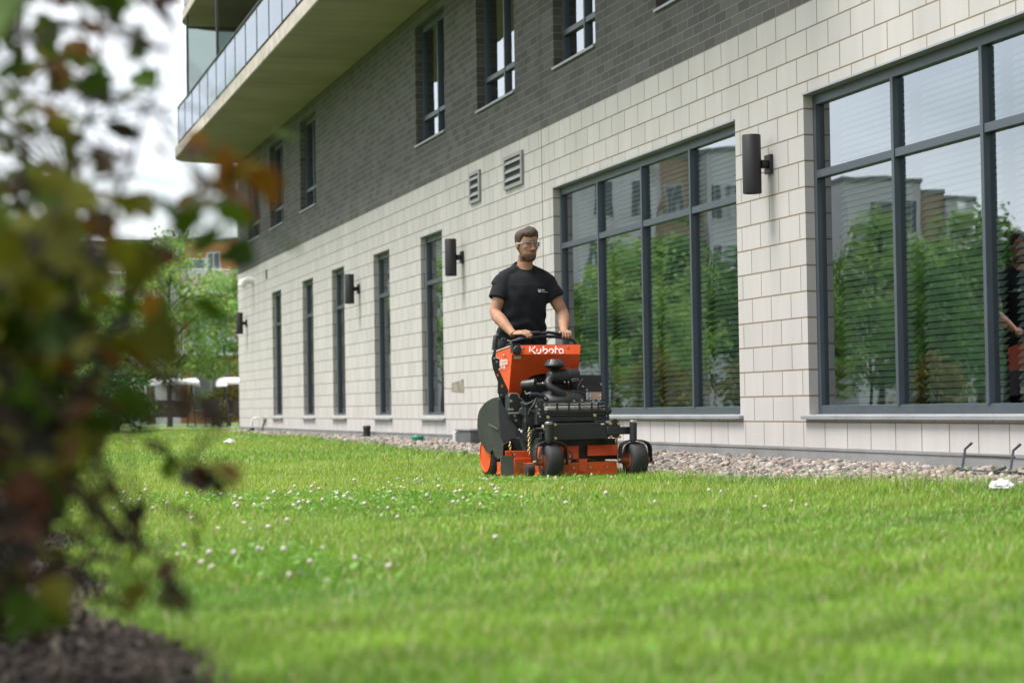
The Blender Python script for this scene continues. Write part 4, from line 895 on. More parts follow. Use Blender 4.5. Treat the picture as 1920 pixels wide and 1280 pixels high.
def text_on(nm, s, size, origin, xdir, updir, m, par):
    cu = bpy.data.curves.new(nm, 'FONT'); cu.body = s; cu.size = size; cu.extrude = .0004
    o = bpy.data.objects.new(nm, cu); COL.objects.link(o); dg = bpy.context.evaluated_depsgraph_get()
    me = bpy.data.meshes.new_from_object(o.evaluated_get(dg)); bpy.data.objects.remove(o)
    X = Vector(xdir).normalized(); Y = Vector(updir); Y = (Y-X*Y.dot(X)).normalized(); Z = X.cross(Y)
    R = Matrix((X, Y, Z)).transposed().to_4x4(); R.translation = origin; me.transform(R)
    return mesh_obj(nm, me, m, par)
xd = (sidep[0]-sidep[5]); xd.x = 0
def sp_(u, v): p = G(u, v, -.3875); return p
# side lettering: the name and below it the size, following the slope of the side sheet
sx = (sp_(372, 300)-sp_(262, 300)).normalized()
for s, size, (u, v) in (('Kubota', .078, (259, 346)), ('SZ19-36', .050, (262, 380))):
    text_on('side_lettering', s, size, sp_(u, v), (0, -1, 0), (0, 0, 1), m_whitep, hood)

# grass clippings and dust caught on the deck
cl_ = MB()
for k in range(220):
    u, v, y = (random.uniform(320, 520), random.uniform(1055, 1075), random.uniform(-.2, .0)) if k % 3 == 0 else (random.uniform(600, 1180), random.uniform(1078, 1190), -.415) if k % 3 == 1 else (random.uniform(392, 520), random.uniform(1100, 1195), -.218)
    c = F(u, v, y); a = random.uniform(0, 6.28); l = random.uniform(.006, .018); d = Vector((cos(a)*l, 0, sin(a)*l*.6)); cl_.prism([c-d, c+d, c+d+Vector((.001, 0, .0022)), c-d+Vector((.001, 0, .0022))], (0, -.001, 0))
tag(P('clippings', cl_, mat('dry clippings', (.20, .24, .06), .8, var=.4, scale=40), dko, smooth=None), kind='stuff')
# handlebar, levers
hb = MB()
hb.tube([F(u, v, y) for u, v, y in ((330, 215, .46), (352, 190, .42), (378, 164, .38), (440, 148, .36), (520, 133, .36), (620, 125, .36), (720, 129, .36), (790, 140, .37), (845, 157, .40), (868, 190, .46))], .013, 10)
hb.tube([F(u, v, y) for u, v, y in ((400, 160, .39), (490, 112, .37), (530, 99, .36), (572, 96, .36), (598, 103, .36))], .013, 10).tube([F(u, v, y) for u, v, y in ((606, 104, .36), (650, 95, .36), (715, 103, .36), (760, 116, .37), (812, 132, .39))], .013, 10)
P('handlebar', hb, m_foam, smooth=60)
P('side_lever', MB().prism([F(u, v, .10) for u, v in ((215, 297), (228, 245), (236, 225), (250, 226), (246, 292), (275, 300), (277, 370), (264, 386), (274, 390), (346, 545), (332, 602), (284, 602), (262, 560), (264, 475), (226, 372))], (0, .012, 0)), m_chute, bevel=.002)
P('lever_grip', MB().tube([F(237, 232, .12), F(240, 180, .12), F(246, 130, .12), F(262, 122, .13)], .020, 10), m_foam)
for u, v in ((258, 425), (292, 510)): P('lever_hole', MB().cyl(F(u, v, .099), F(u, v, .0985), .011, 10), m_or)
for u, v in ((232, 296), (250, 322), (286, 580), (335, 592)): c = F(u, v, .098); P('lever_bolt', MB().cyl(c, c+Vector((0, -.008, 0)), .008, 6), m_sil)
P('small_lever', MB().tube([F(292, 148, .35), F(318, 152, .35)], .014, 8), m_foam)
P('wire', MB().tube([F(335, 157, .35), F(357, 160, .35), F(366, 180, .35), F(362, 196, .35)], .004, 6).tube([F(640, 186, .36), F(650, 150, .36), F(672, 138, .36)], .003, 6), mat('pale cable', (.55, .5, .38), .5))

# engine
P('engine_block', MB().prism([F(565, 640, -.22), F(1090, 630, -.22), F(1100, 800, -.22), F(565, 810, -.22)], (0, .36, 0)).prism([F(500, 655, -.12), F(565, 650, -.12), F(565, 850, -.12), F(500, 850, -.12)], (0, .2, 0)), m_cast, bevel=.006)
c = F(745, 640, -.03); P('engine_shroud', MB().lathe(c, (0, 0, 1), [(.185, -.05), (.190, 0), (.185, .03), (.165, .06), (.12, .085), (.06, .098), (.02, .10)], 36), m_bk2, smooth=40)
P('shroud_panel', MB().prism([F(812, 622, -.14), F(812, 560, -.14), F(838, 540, -.14), F(905, 545, -.14), F(945, 568, -.14), F(950, 622, -.14)], (0, .12, 0)), m_bk2, bevel=.006)
P('intake_cover', MB().tube([F(512, 578, -.14), F(560, 576, -.14), F(610, 590, -.14), F(640, 615, -.14), F(655, 640, -.14)], .018, 8), m_bk2)
a, b = F(655, 440, -.06), F(885, 432, -.06); ax = (b-a); Lc = ax.length
P('air_filter', MB().lathe(a, ax, [(.030, -.012), (.048, .0), (.056, .01), (.057, .06), (.060, .062), (.060, .070), (.057, .072), (.057, Lc*.62), (.061, Lc*.63), (.061, Lc*.68), (.055, Lc*.69), (.053, Lc*.93), (.045, Lc), (.02, Lc+.004)], 30), m_bk2, smooth=35)
hz_ = [F(668, 455, -.1), F(648, 478, -.13), F(662, 512, -.15), F(705, 540, -.17), F(760, 570, -.18), F(795, 600, -.17), F(812, 635, -.15)]
P('intake_hose', MB().tube(hz_, [.028, .026, .027, .027, .027, .027, .026], 14), m_bk2, smooth=60)
P('hose_clamp', MB().cyl(F(640, 482, -.13)+Vector((.004, 0, .006)), F(662, 474, -.13)+Vector((0, 0, 0)), .022, 14), m_sil)
for u, v in ((780, 480), (808, 481), (612, 488)): c = F(u, v, -.115); P('engine_bolt', MB().ball(c, .008), m_sil)
P('filter_clip', MB().tube([F(832, 462, -.12), F(850, 455, -.12), F(872, 452, -.12), F(886, 456, -.12), F(884, 468, -.12), F(860, 470, -.12), F(836, 474, -.12)], .0028, 6), m_sil)
c = F(702, 385, -.06); pc = MB().lathe(c, (0, 0, 1), [(.026, -.03), (.022, 0), (.030, .008), (.060, .016), (.076, .026), (.078, .036), (.072, .044), (.044, .076), (.036, .079), (.01, .080)], 32)
pco = P('precleaner', pc, m_bk2, smooth=40)
fins = MB()
for k in range(24):
    t = 2*pi*k/24; d = Vector((cos(t), sin(t), 0)); fins.bar(c+d*.073+Vector((0, 0, .044)), c+d*.045+Vector((0, 0, .076)), .006, .006)
P('fin', fins, mat('grey fin plastic', (.05, .05, .055), .35), pco)
a, b = F(452, 507, .02), F(556, 496, -.05); ax = b-a
P('oil_canister', MB().lathe(a, ax, [(.02, -.006), (.038, 0), (.041, .01), (.041, ax.length*.7), (.043, ax.length*.72), (.043, ax.length), (.03, ax.length+.006), (.008, ax.length+.008)], 24), m_bk, smooth=35)
P('bracket_rod', MB().tube([F(560, 492, -.05), F(600, 492, -.05), F(635, 496, -.05)], .008, 6).tube([F(470, 545, .0), F(480, 570, .0), F(520, 560, -.02)], .008, 6), m_sil)
rb = P('cooler_box', MB().prism([F(888, 440, .02), F(905, 420, .02), F(1066, 425, .02), F(1074, 622, .02), F(940, 622, .02), F(882, 530, .02)], (0, .2, 0)), m_bk, bevel=.006)
P('cooler_step', MB().prism([F(915, 515, .012), F(1070, 510, .012), F(1074, 620, .012), F(925, 620, .012)], (0, .01, 0)), m_bk, rb, bevel=.003)
P('fan_guard', MB().tube([F(880, 545, .0), F(888, 510, .0), F(905, 475, .0), F(925, 455, .0)], .006, 6), m_bk2, rb)
for u, v in ((1058, 496), (950, 540), (918, 512)): c = F(u, v, .01); P('box_bolt', MB().cyl(c, c+Vector((0, -.008, 0)), .008, 8), m_sil, rb)
m_warn = mat('orange warning print', (.75, .28, .04), .5); m_text = mat('grey label print', (.30, .33, .38), .5)
for v0 in (558, 592):
    w1 = P('warning_label', MB().prism([F(945, v0, .010), F(1062, v0-1, .010), F(1062, v0+31, .010), F(945, v0+32, .010)], (0, -.001, 0)), m_whitep, rb)
    P('label_header', MB().prism([F(978, v0+2, .0085), F(1060, v0+1, .0085), F(1060, v0+11, .0085), F(978, v0+12, .0085)], (0, -.0006, 0)), m_warn, w1)
    tx = MB()
    for q in range(3): tx.prism([F(982, v0+15+q*5, .0085), F(1056-6*q, v0+14+q*5, .0085), F(1056-6*q, v0+17+q*5, .0085), F(982, v0+18+q*5, .0085)], (0, -.0006, 0))
    P('label_text', tx, m_text, w1, smooth=None)
    P('pictogram', MB().cyl(F(966, v0+10, .0085), F(966, v0+10, .008), .008, 12).prism([F(953, v0+22, .0085), F(968, v0+16, .0085), F(964, v0+26, .0085)], (0, -.0006, 0)), m_bk2, w1, smooth=None)
# guard in front of the engine
gd = MB(); yg = -.33
for (ua, va), (ub, vb), ww in (((572, 632), (1100, 620), .012), ((600, 660), (1095, 652), .012), ((600, 706), (1100, 702), .014), ((560, 770), (1112, 758), .030), ((600, 735), (1100, 728), .010)):
    gd.bar(F(ua, va, yg), F(ub, vb, yg), .012, ww)
for u in (610, 720, 812, 893, 988, 1040, 1098): gd.bar(F(u, 640, yg-.002), F(u+2, 712, yg-.002), .012, .012, (1, 0, 0))
gd.bar(F(1098, 620, yg), F(1118, 770, yg), .014, .014, (1, 0, 0)).bar(F(568, 640, yg), F(600, 760, yg), .02, .02, (1, 0, 0)).bar(F(598, 640, yg), F(606, 770, yg), .014, .014, (1, 0, 0))
for v in (662, 690, 718, 745): gd.bar(F(562, v, yg), F(604, v-4, yg), .010, .010)
P('engine_guard', gd, m_bk)
P('guard_plate', MB().prism([F(606, 716, yg+.01), F(1098, 708, yg+.01), F(1105, 768, yg+.01), F(606, 776, yg+.01)], (0, .01, 0)), m_bk2)
P('guard_lip', MB().prism([F(690, 712, yg-.008), F(1010, 706, yg-.008), F(1010, 712, yg-.008), F(690, 718, yg-.008)], (0, .004, 0)), m_cast)
a, b = F(632, 690, -.25), F(1042, 680, -.25); P('muffler', MB().lathe(a, b-a, [(.02, -.004), (.034, 0), (.036, .01), (.036, (b-a).length-.01), (.034, (b-a).length), (.02, (b-a).length+.004)], 24), mat('muffler steel', (.40, .375, .35), .4, metal=.35, var=.2, scale=20))
a, b = F(1045, 712, -.25), F(1112, 705, -.25); P('exhaust', MB().cyl(a, b, .028, 18), m_cast)
P('exhaust', MB().cyl(F(1045, 664, -.24), F(1090, 662, -.24), .012, 12), m_sil)
P('heat_shield', MB().prism([F(1018, 772, -.30), F(1030, 757, -.30), F(1096, 752, -.30), F(1096, 780, -.30), F(1018, 788, -.30)], (0, .01, 0)), mat('pale sheet metal', (.5, .48, .44), .5, metal=.3))
P('side_knob', MB().cyl(F(1112, 700, -.22), F(1132, 712, -.22), .022, 12).ball(F(1118, 680, -.2), .018), m_bk2)
for u, v in ((620, 655), (628, 604), (557, 665), (575, 720), (585, 745), (850, 625), (910, 620), (1000, 626), (1040, 620), (580, 690), (660, 655)): c = F(u, v, -.335); P('engine_bolt', MB().cyl(c, c+Vector((0, -.01, 0)), .0085, 8), m_sil)
# pump tower and linkages at the right-hand side
P('pump_tower', MB().prism([F(352, 580, -.06), F(368, 568, -.06), F(418, 570, -.06), F(440, 640, -.06), F(448, 840, -.06), F(350, 760, -.06)], (0, .1, 0)), m_bk, bevel=.004)
P('tower_trim', MB().tube([F(348, 590, -.065), F(356, 570, -.065), F(372, 566, -.065), F(408, 568, -.065), F(422, 580, -.065), F(428, 602, -.065)], .005, 6), m_sil)
P('pump_housing', MB().prism([F(470, 660, -.14), F(525, 640, -.14), F(545, 700, -.14), F(545, 830, -.14), F(475, 850, -.14)], (0, .12, 0)).cyl(F(455, 705, -.12), F(455, 705, -.02), .03, 14).prism([F(520, 850, -.2), F(640, 845, -.2), F(640, 935, -.2), F(520, 940, -.2)], (0, .2, 0)), m_cast, bevel=.005)
P('push_rod', MB().cyl(F(343, 721, -.10), F(484, 719, -.10), .0085, 10).ball(F(486, 719, -.10), .015).cyl(F(500, 690, -.15), F(560, 715, -.15), .007, 8).cyl(F(560, 838, -.3), F(625, 838, -.3), .006, 8), m_sil)
P('hydraulic_hose', MB().tube([F(500, 730, -.16), F(515, 690, -.17), F(545, 650, -.18), F(560, 610, -.16)], .010, 8).tube([F(440, 640, -.1), F(480, 660, -.14), F(520, 640, -.14)], .012, 8).tube([F(430, 600, -.05), F(470, 640, -.08), F(510, 650, -.1), F(540, 620, -.1)], .010, 8), m_bk2)
for u, v in ((400, 775), (390, 740), (350, 690), (372, 690), (556, 655), (545, 645), (362, 625), (470, 775)): c = F(u, v, -.075 if u < 460 else -.15); P('linkage_bolt', MB().cyl(c, c+Vector((0, -.012, 0)), .010, 6), m_gold if u % 2 else m_sil)
for u0, v0, v1, n, yy in ((504, 845, 1032, 11, -.27), (1178, 880, 940, 4, -.33), (357, 955, 1000, 3, -.1)):
    chn = MB()
    for k in range(n):
        c = F(u0+random.uniform(-2, 2), v0+(v1-v0)*k/(n-1), yy); ct_ = []
        for j in range(10):
            t = 2*pi*j/10; off = Vector((.008*cos(t), 0, .013*sin(t))) if k % 2 else Vector((0, .008*cos(t), .013*sin(t))); ct_.append(c+off)
        chn.tube(ct_, .0036, 5, closed=True)
    P('lift_chain', chn, m_gold)
#PART6

# ------------------------------------------------------------------ the man at the handlebar (body metres: x across, y towards his back, z up)
def ell_ring(c, rx, ry, n=24, p=2.3, tilt=0):
    R = []
    for k in range(n):
        t = 2*pi*k/n; cx, cy = cos(t), sin(t)
        v = Vector((abs(cx)**(2/p)*rx*(1 if cx > 0 else -1), abs(cy)**(2/p)*ry*(1 if cy > 0 else -1), 0)); v.z = tilt*v.y; R.append(Vector(c)+v)
    return R
def remesh(mb, vox, smooth_it=3, fac=.5):
    me = mb.mesh('tmp', None, weld=False); o = bpy.data.objects.new('tmp', me); COL.objects.link(o)
    m = o.modifiers.new('r', 'REMESH'); m.mode = 'VOXEL'; m.voxel_size = vox
    if smooth_it: s = o.modifiers.new('s', 'SMOOTH'); s.factor = fac; s.iterations = smooth_it
    bpy.context.view_layer.update(); dg = bpy.context.evaluated_depsgraph_get()
    r = bpy.data.meshes.new_from_object(o.evaluated_get(dg)); bpy.data.objects.remove(o); r.modifiers if False else None
    r.polygons.foreach_set('use_smooth', np.ones(len(r.polygons), bool)); return r
HEAD = [(1.648, .022, -.082, -.040), (1.660, .035, -.096, -.018), (1.680, .0475, -.102, .010), (1.705, .057, -.101, .034), (1.735, .0655, -.098, .060), (1.765, .072, -.097, .080), (1.795, .0755, -.097, .093), (1.825, .077, -.100, .099), (1.853, .0755, -.099, .097), (1.880, .067, -.088, .084), (1.902, .047, -.062, .060), (1.912, .016, -.02, .02)]
HC = Vector((-.002, -.02, 0)); HY = radians(11)
HM = Matrix.Translation((-.002, -.012, 1.70)) @ Matrix.Rotation(HY, 4, 'Z') @ Matrix.Rotation(radians(2), 4, 'X') @ Matrix.Translation((0, 0, -1.70))
HEAD = [(1.795+(z-1.795)*.90, a, b, c) for z, a, b, c in HEAD]
def head_mb():
    mb = MB(); rings = []
    for z, w_, f, b in HEAD: rings.append(ell_ring((0, (f+b)/2, z), w_, (b-f)/2, 32, 2.25))
    mb.loft(rings)
    mb.loft([ell_ring((0, -.092, 1.800), .008, .010, 12), ell_ring((0, -.100, 1.785), .009, .012, 12), ell_ring((0, -.107, 1.765), .012, .015, 12), ell_ring((0, -.112, 1.750), .0165, .0165, 12), ell_ring((0, -.104, 1.741), .014, .012, 12)])
    for s in (-1, 1):
        mb.ball((s*.013, -.103, 1.747), (.008, .010, .007)); mb.ball((s*.046, -.066, 1.765), (.020, .020, .024)); mb.ball((s*.030, -.091, 1.811), (.026, .011, .0075))
        mb.ball((s*.079, .004, 1.783), (.009, .018, .030)); mb.ball((s*.083, .010, 1.795), (.006, .014, .018))
        mb.ball((s*.044, -.030, 1.695), (.014, .03, .022))
    mb.ball((0, -.098, 1.7225), (.021, .0075, .0045)); mb.ball((0, -.097, 1.7135), (.018, .0075, .0055)); mb.ball((0, -.092, 1.674), (.022, .014, .016))
    k0 = len(rings)*32
    mb.v = mb.v[:k0]+[(p[0], p[1], 1.795+(p[2]-1.795)*.90) for p in mb.v[k0:]]
    mb.v = [tuple(HM @ Vector(p)) for p in mb.v]; return mb
body = head_mb()
body.tube([(-.005, .035, 1.54), (-.003, .022, 1.62), (0, .008, 1.72)], [.078, .062, .057], 20)
body.loft([ell_ring((-.05, .005, .90), .16, .105), ell_ring((-.05, 0, 1.08), .165, .10), ell_ring((-.04, 0, 1.25), .165, .105), ell_ring((-.02, 0, 1.42), .18, .11), ell_ring((-.012, .01, 1.52), .165, .09), ell_ring((-.008, .02, 1.575), .085, .07)])
SR, ER, WR = Vector((-.178, .01, 1.510)), Vector((-.272, -.025, 1.262)), Vector((-.212, -.262, 1.098))
SL, EL, WL = Vector((.158, .01, 1.508)), Vector((.284, -.045, 1.262)), Vector((.196, -.292, 1.112))
for S_, E_, W_ in ((SR, ER, WR), (SL, EL, WL)):
    body.tube([S_, S_.lerp(E_, .35), S_.lerp(E_, .7), E_+(S_-E_)*.05, E_.lerp(W_, .12), E_.lerp(W_, .32), E_.lerp(W_, .65), E_.lerp(W_, .9), W_+(W_-E_)*.06], [.048, .054, .050, .045, .047, .0485, .040, .031, .029], 18)
for sgn in (-1, 1):        # legs inside the trousers
    body.tube([(-.05+sgn*.085, .01, .92), (-.05+sgn*.09, .01, .62), (-.05+sgn*.095, .035, .30), (-.05+sgn*.095, .05, .20)], [.082, .064, .042, .036], 14)
    body.ball((-.05+sgn*.098, -.02, .195), (.036, .10, .03))
# left hand: palm over the bar, fingers curled over its front
kn = Vector((.186, -.352, 1.108))
body.loft([ell_ring((WL.x, WL.y-.005, WL.z), .026, .018, 16), ell_ring((.192, -.322, 1.113), .036, .016, 16)][:1]*0+[[p for p in ell_ring((0, 0, 0), .025, .016, 16)]]*0+[]) if False else None
def palm(a, b, side, wa, wb, th):
    a = Vector(a); b = Vector(b); d = (b-a).normalized(); s = Vector(side); s = (s-d*s.dot(d)).normalized(); n = d.cross(s); R = []
    for t, w_ in ((-.15, wa*.9), (.1, wa), (.5, (wa+wb)/2*1.05), (.85, wb), (1.08, wb*.9)):
        c = a.lerp(b, t); R.append([c+s*cos(2*pi*k/16)*w_+n*sin(2*pi*k/16)*th for k in range(16)])
    body.loft(R); return s, n, d
s, n, d = palm(WL, kn, (1, 0, -.05), .026, .039, .0135)
for k, (o, l) in enumerate(((-.030, .95), (-.010, 1.05), (.011, 1.0), (.030, .8))):
    q = kn+s*o; body.tube([q-d*.02, q+d*.010, q+Vector((.002, -.026*l, -.014)), q+Vector((.0, -.033*l, -.040*l)), q+Vector((-.002, -.024*l, -.060*l))], [.0100, .0102, .0094, .0088, .0066], 10)
body.tube([WL+s*-.02+d*.015, WL+s*-.040+d*.035+Vector((0, 0, -.012)), WL+s*-.046+d*.058+Vector((0, 0, -.030)), WL+s*-.036+d*.075+Vector((0, 0, -.040))], [.0125, .0118, .0105, .0075], 10)
# right hand: lying across the bar, fingers reaching inwards and down
kr = Vector((-.158, -.332, 1.102)); s, n, d = palm(WR, kr, (.55, .75, .35), .026, .039, .0135)
for k, (o, l) in enumerate(((.031, .95), (.011, 1.06), (-.010, 1.0), (-.030, .8))):
    q = kr+s*o; body.tube([q-d*.02, q+d*.012, q+d*.034*l+Vector((.012, -.004, -.010)), q+d*.046*l+Vector((.024, -.006, -.030)), q+d*.046*l+Vector((.026, .0, -.050*l))], [.0100, .0102, .0094, .0088, .0066], 10)
body.tube([WR+s*.02+d*.02, WR+s*.045+d*.03+Vector((0, 0, -.004)), WR+s*.055+d*.055+Vector((.01, 0, -.012)), WR+s*.045+d*.078+Vector((.012, 0, -.022))], [.0125, .0118, .0105, .0075], 10)
bm_ = remesh(body, .0032, 2, .5)
def colour_skin(me):
    n = len(me.vertices); co = np.empty(n*3, np.float32); me.vertices.foreach_get('co', co); co = co.reshape(-1, 3)
    inv = np.array(HM.inverted()); h = co@inv[:3, :3].T+inv[:3, 3]
    col = np.tile(np.array([.385, .205, .128]), (n, 1)); x, y, z = h.T; z = 1.795+(z-1.795)/.90; ax = np.abs(x); hd_ = (z > 1.635)
    ss = lambda a, b, v: np.clip((v-a)/(b-a), 0, 1)**2*(3-2*np.clip((v-a)/(b-a), 0, 1))
    jaw = ss(1.728, 1.690, z+.35*np.clip(-.03-y, -.09, 0)*0)*ss(.045, -.01, y)*ss(1.640, 1.652, z)
    side = ss(1.79, 1.735, z)*ss(.052, .062, ax)*ss(.03, -.0, y)*ss(-.062, -.045, y)
    mous = ss(1.746, 1.739, z)*ss(1.724, 1.729, z)*ss(.034, .024, ax)*(y < -.07)
    lips = ss(1.7285, 1.7255, z)*ss(1.7075, 1.710, z)*ss(.024, .018, ax)*(y < -.08)
    b = np.clip(np.maximum.reduce([jaw*.85, side*.45, mous*.6]), 0, 1)*hd_; b *= (1-.85*lips)
    beard = np.array([.042, .026, .016]); col = col*(1-b[:, None])+beard*b[:, None]
    l = (lips*hd_)[:, None]; col = col*(1-l)+np.array([.30, .12, .09])*l
    ck = (np.exp(-(((ax-.042)/.022)**2+((z-1.76)/.02)**2))*(y < -.05)*hd_)[:, None]*.15; col = col*(1-ck)+np.array([.50, .20, .14])*ck
    br = (ss(1.807, 1.811, z)*ss(1.823, 1.818, z)*ss(.010, .016, ax)*ss(.060, .050, ax)*(y < -.06))[:, None]*.95; col = col*(1-br)+beard*br
    ey = (np.exp(-(((ax-.031)/.013)**2+((z-1.795)/.006)**2))*(y < -.06)*hd_)[:, None]*.8; col = col*(1-ey)+np.array([.14, .07, .05])*ey  # eye sockets darkened in the tint, shade of the lids painted into the skin
    a = me.color_attributes.new('tint', 'FLOAT_COLOR', 'POINT'); a.data.foreach_set('color', np.concatenate([col, np.ones((n, 1))], 1).astype(np.float32).ravel())
colour_skin(bm_)
m_skin = mat('skin', (1, 1, 1), .6, var=.16, scale=22, spec=.25, bump=.12, bscale=220, attr='tint'); _p = m_skin.node_tree.nodes['Principled BSDF']
_p.inputs['Subsurface Weight'].default_value = .12; _p.inputs['Subsurface Radius'].default_value = (.012, .005, .003); _p.inputs['Subsurface Scale'].default_value = .5
man = mesh_obj('person', bm_, m_skin); man.location = MO+MR @ Vector((-.045, .72, -.01)); man.rotation_euler = (0, 0, radians(4))
tag(man, 'bearded man in black t-shirt and safety glasses standing on the mower, gripping its handlebar', 'person')
# t-shirt
sh = MB()
sh.loft([ell_ring((-.052, .008, .925), .197, .128, 32), ell_ring((-.052, .004, 1.00), .196, .125, 32), ell_ring((-.052, 0, 1.10), .192, .122, 32), ell_ring((-.045, 0, 1.20), .186, .121, 32), ell_ring((-.032, 0, 1.30), .186, .126, 32), ell_ring((-.02, 0, 1.40), .192, .131, 32), ell_ring((-.014, .004, 1.47), .205, .122, 32), ell_ring((-.012, .010, 1.525), .205, .106, 32, tilt=.1), ell_ring((-.010, .016, 1.565), .180, .094, 32, tilt=.2), ell_ring((-.008, .022, 1.592), .140, .086, 32, tilt=.32), ell_ring((-.007, .026, 1.614), .104, .080, 32, tilt=.45), ell_ring((-.006, .030, 1.632), .084, .074, 32, tilt=.55)])
for S_, E_ in ((SR, ER), (SL, EL)):
    d = (E_-S_).normalized(); q = S_-d*.02
    sh.tube([q-Vector((S_.x*.25, 0, .01)), q, S_+d*.03, S_+d*.07, S_+d*.11, S_+d*.155], [.060, .074, .079, .081, .083, .085], 22)
for sg in (-1, 1): sh.tube([(-.006+sg*.05, .030, 1.598), (-.010+sg*.11, .022, 1.562), (-.010+sg*.175, .014, 1.512), (-.010+sg*.205, .010, 1.46)], [.052, .062, .074, .078], 22)
shm = remesh(sh, .0075, 9, .5)
def folds(me):
    n = len(me.vertices); co = np.empty(n*3, np.float32); me.vertices.foreach_get('co', co); co = co.reshape(-1, 3); no = np.empty(n*3, np.float32); me.vertices.foreach_get('normal', no); no = no.reshape(-1, 3)
    x, y, z = co.T; sdn = np.sign(x)
    f = .009*np.sin(38*x+14*z+2*np.sin(9*z))*np.clip((1.38-z)/.2, 0, 1)+.009*np.sin(60*(z+.55*np.abs(x+.03))+3*np.sin(7*x))*np.exp(-((z-1.12)/.12)**2)
    f += .0022*np.sin(48*(z-.8*np.abs(x))+2*np.sin(20*y))*np.exp(-((np.abs(x)-.2)/.07)**2)*np.clip((z-1.3)/.1, 0, 1)+.002*np.sin(50*x)*np.sin(23*z+1)
    co = co+no*f[:, None]; me.vertices.foreach_set('co', co.astype(np.float32).ravel()); me.update()
folds(shm)
m_shirt = mat('black cotton', (.0135, .0145, .0175), .85, var=.25, scale=14, bump=.25, bscale=60, spec=.2)
mesh_obj('t_shirt', shm, m_shirt, man)
MB().tube([Vector((-.006+.080*cos(t), .028+.070*sin(t), 1.630+.040*sin(t))) for t in np.linspace(0, 2*pi, 29)[:-1]], .0065, 8, closed=True).build('collar', m_shirt, man, smooth=60)
# chest print: small green and white mark with two lines of lettering
def on_chest(x, z): return Vector((x, -.128-.0+.55*(x-.0)**2*0, z))
ray_d = Vector((0, 1, 0)); from mathutils.bvhtree import BVHTree
tree_ = BVHTree.FromPolygons([v.co[:] for v in shm.vertices], [p.vertices[:] for p in shm.polygons])
def chest(x, z):
    h = tree_.ray_cast(Vector((x, -.5, z)), ray_d); return (h[0] if h[0] else Vector((x, -.12, z)))+Vector((0, -.0022, 0))
def patch(mb, x0, x1, z0, z1, n=3):
    for i in range(n):
        a, b = x0+(x1-x0)*i/n, x0+(x1-x0)*(i+1)/n; mb.prism([chest(a, z0), chest(b, z0), chest(b, z1), chest(a, z1)], (0, -.0006, 0))
m_green = mat('green shirt print', (.25, .55, .28), .6); lg = MB(); x0, zc = .052, 1.432
for i in range(3):
    for j in range(3):
        if (i, j) != (1, 2): patch(lg, x0+i*.0085, x0+i*.0085+.0072, zc-.012+j*.0085, zc-.012+j*.0085+.0072, 1)
lg.build('shirt_mark', m_whitep, man)
ln = MB(); xx = x0+.031
for wd in (.008, .006, .007, .004): patch(ln, xx, xx+wd*.8, zc+.001, zc+.010, 1); xx += wd+.001
ln.build('shirt_lettering', m_whitep, man)
ln = MB(); xx = x0+.031
for wd in (.006, .005, .006, .005, .005, .006, .004, .006, .005, .005): patch(ln, xx, xx+wd*.8, zc-.012, zc-.005, 1); xx += wd+.0008
ln.build('shirt_lettering', m_green, man)
# trousers and shoes
tr2 = MB().loft([ell_ring((-.05, .008, .80), .165, .118, 28), ell_ring((-.05, .006, .90), .178, .12, 28), ell_ring((-.05, .004, 1.0), .180, .115, 28)])
for sgn in (-1, 1): tr2.tube([(-.05+sgn*.085, .008, .86), (-.05+sgn*.09, .01, .62), (-.05+sgn*.095, .03, .40), (-.05+sgn*.096, .045, .21)], [.094, .083, .072, .066], 20)
mesh_obj('trousers', remesh(tr2, .010, 4), mat('dark navy trousers', (.012, .015, .024), .85, var=.2, scale=12, bump=.2), man)
for sgn in (-1, 1):
    x = -.05+sgn*.10; s_ = MB().loft([ell_ring((x, -.01, .158), .047, .145, 20, 2.6), ell_ring((x, -.01, .185), .048, .147, 20, 2.6), ell_ring((x, .0, .215), .044, .125, 20), ell_ring((x, .045, .25), .042, .068, 20), ell_ring((x, .05, .29), .045, .055, 20)])
    s_.build('shoe', m_black, man, smooth=50, bevel=0)
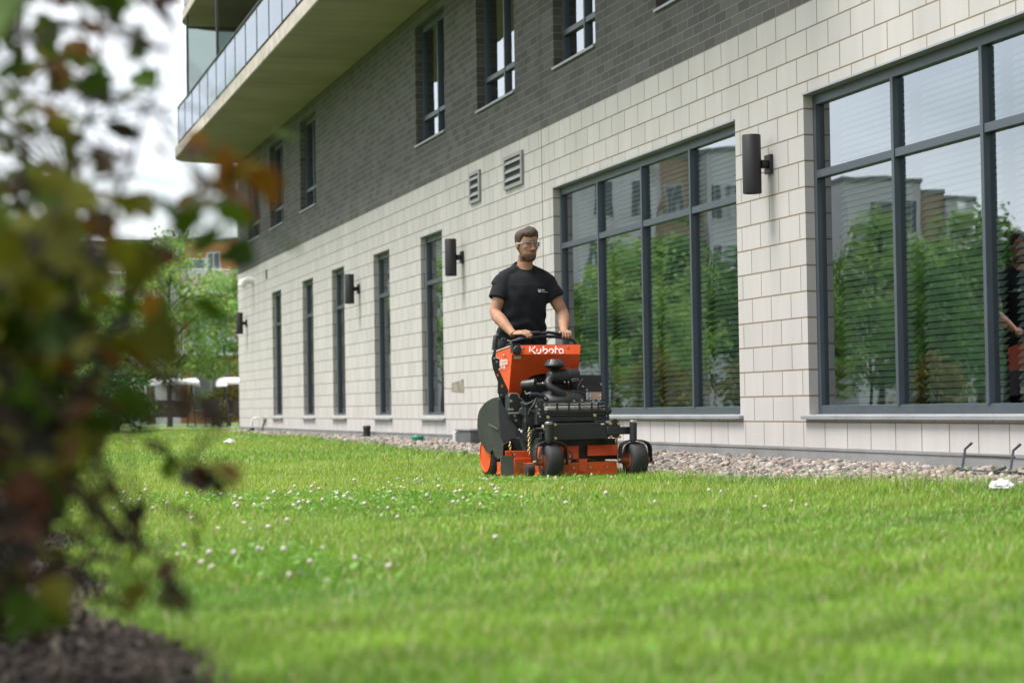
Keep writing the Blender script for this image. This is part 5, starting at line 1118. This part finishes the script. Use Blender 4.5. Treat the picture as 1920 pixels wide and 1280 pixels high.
# hair: a cap that follows the skull, longer on top and swept to one side
def hair():
    mb = MB(); rings = []; nphi = 56
    zz = np.array([r[0] for r in HEAD]); ww = np.array([r[1] for r in HEAD]); ff = np.array([r[2] for r in HEAD]); bb = np.array([r[3] for r in HEAD])
    def pt(phi, t):
        c = cos(phi); front = max(0, c); back = max(0, -c)
        lowz = 1.851 if c > .55 else (1.851+(1.777-1.851)*min(1, (.55-c)/.35) if c > .2 else 1.777+(1.741-1.777)*min(1, (.2-c)/.5))
        lowz += .0012*sin(13*phi)+.001*sin(29*phi+1)+(.005*sin(phi*1.7+.4) if c > .5 else 0)
        ztop = 1.9022; z = lowz+(ztop-lowz)*sin(t*pi/2); zc_ = min(z, 1.9002)
        w_, f, b = np.interp(zc_, zz, ww), np.interp(zc_, zz, ff), np.interp(zc_, zz, bb); s_ = max(0, 1-t)**.5 if t > .93 else 1
        r_ = Vector((sin(phi)*w_, (f+b)/2-cos(phi)*(b-f)/2, z))
        thick = .0055+.020*min(1, max(0, (z-1.826)/.055))*(.75+.5*front)*(1+.06*sin(5*phi+20*z))+.0007*sin(31*phi+60*z)+.0006*sin(53*phi-45*z)
        out = Vector((sin(phi), -cos(phi), .0)).lerp(Vector((0, 0, 1)), min(1, max(0, (z-1.845)/.057))).normalized()
        thick *= min(1, .12+t*5)
        return r_+out*thick+Vector((.010*max(0, (z-1.862)/.036), 0, .006*front*max(0, (z-1.855)/.045)))
    ts = list(np.linspace(0, 1, 16))
    rings = [[pt(2*pi*k/nphi, t) for k in range(nphi)] for t in ts]
    vs = [p for r in rings for p in r]; fs = [(i*nphi+k, i*nphi+(k+1) % nphi, (i+1)*nphi+(k+1) % nphi, (i+1)*nphi+k) for i in range(len(rings)-1) for k in range(nphi)]
    fs.append(tuple((len(rings)-1)*nphi+k for k in range(nphi))); mb.add([HM @ p for p in vs], fs); return mb
m_hair = mat('brown hair', (.060, .037, .022), .6, var=.6, scale=70, bump=.5, bscale=220, spec=.3)
hair().build('hair', m_hair, man, smooth=80)
# eyes and safety glasses
for sgn in (-1, 1):
    e = MB().ball((0, 0, 0), (.0095, .0105, .0050), 12, 8); e.v = [tuple(HM @ (Vector(p)+Vector((sgn*.031, -.0868, 1.7945)))) for p in e.v]; eo = e.build('eye', mat('eye white', (.30, .27, .25), .2), man, smooth=80)
    i_ = MB().ball((0, 0, 0), (.0042, .003, .0044), 10, 6); i_.v = [tuple(HM @ (Vector(p)+Vector((sgn*.031+.001, -.0952, 1.7945)))) for p in i_.v]; i_.build('iris', mat('dark iris', (.02, .014, .01), .15), eo, smooth=80)
def lens_strip(z0, z1, r, a0, a1, off, th=.0018, n=16):
    mb = MB(); A = np.linspace(a0, a1, n)
    for i in range(n-1):
        q = [Vector((r*sin(A[j])*1.02, -r*cos(A[j])+off, z)) for j, z in ((i, z0), (i+1, z0), (i+1, z1), (i, z1))]
        nn = Vector((sin(A[i]), -cos(A[i]), 0))*th; mb.prism([HM @ p for p in q], (HM.to_3x3() @ nn))
    return mb
gl_ = lens_strip(1.776, 1.810, .084, -1.05, 1.05, -.033).build('safety_glasses', glass_mat('clear lens', (.93, .95, .95), .0, 0, 1.25), man)
lens_strip(1.808, 1.8125, .085, -1.08, 1.08, -.033, .0025).build('brow_bar', mat('clear grey plastic', (.32, .33, .34), .2), gl_)
for sgn in (-1, 1):
    MB().bar(HM @ Vector((sgn*.077, -.072, 1.803)), HM @ Vector((sgn*.086, .012, 1.800)), .004, .011).bar(HM @ Vector((sgn*.0765, -.076, 1.806)), HM @ Vector((sgn*.081, -.035, 1.802)), .006, .008).build('temple', mat('temple plastic', (.36, .37, .39), .25), gl_, bevel=.0015)
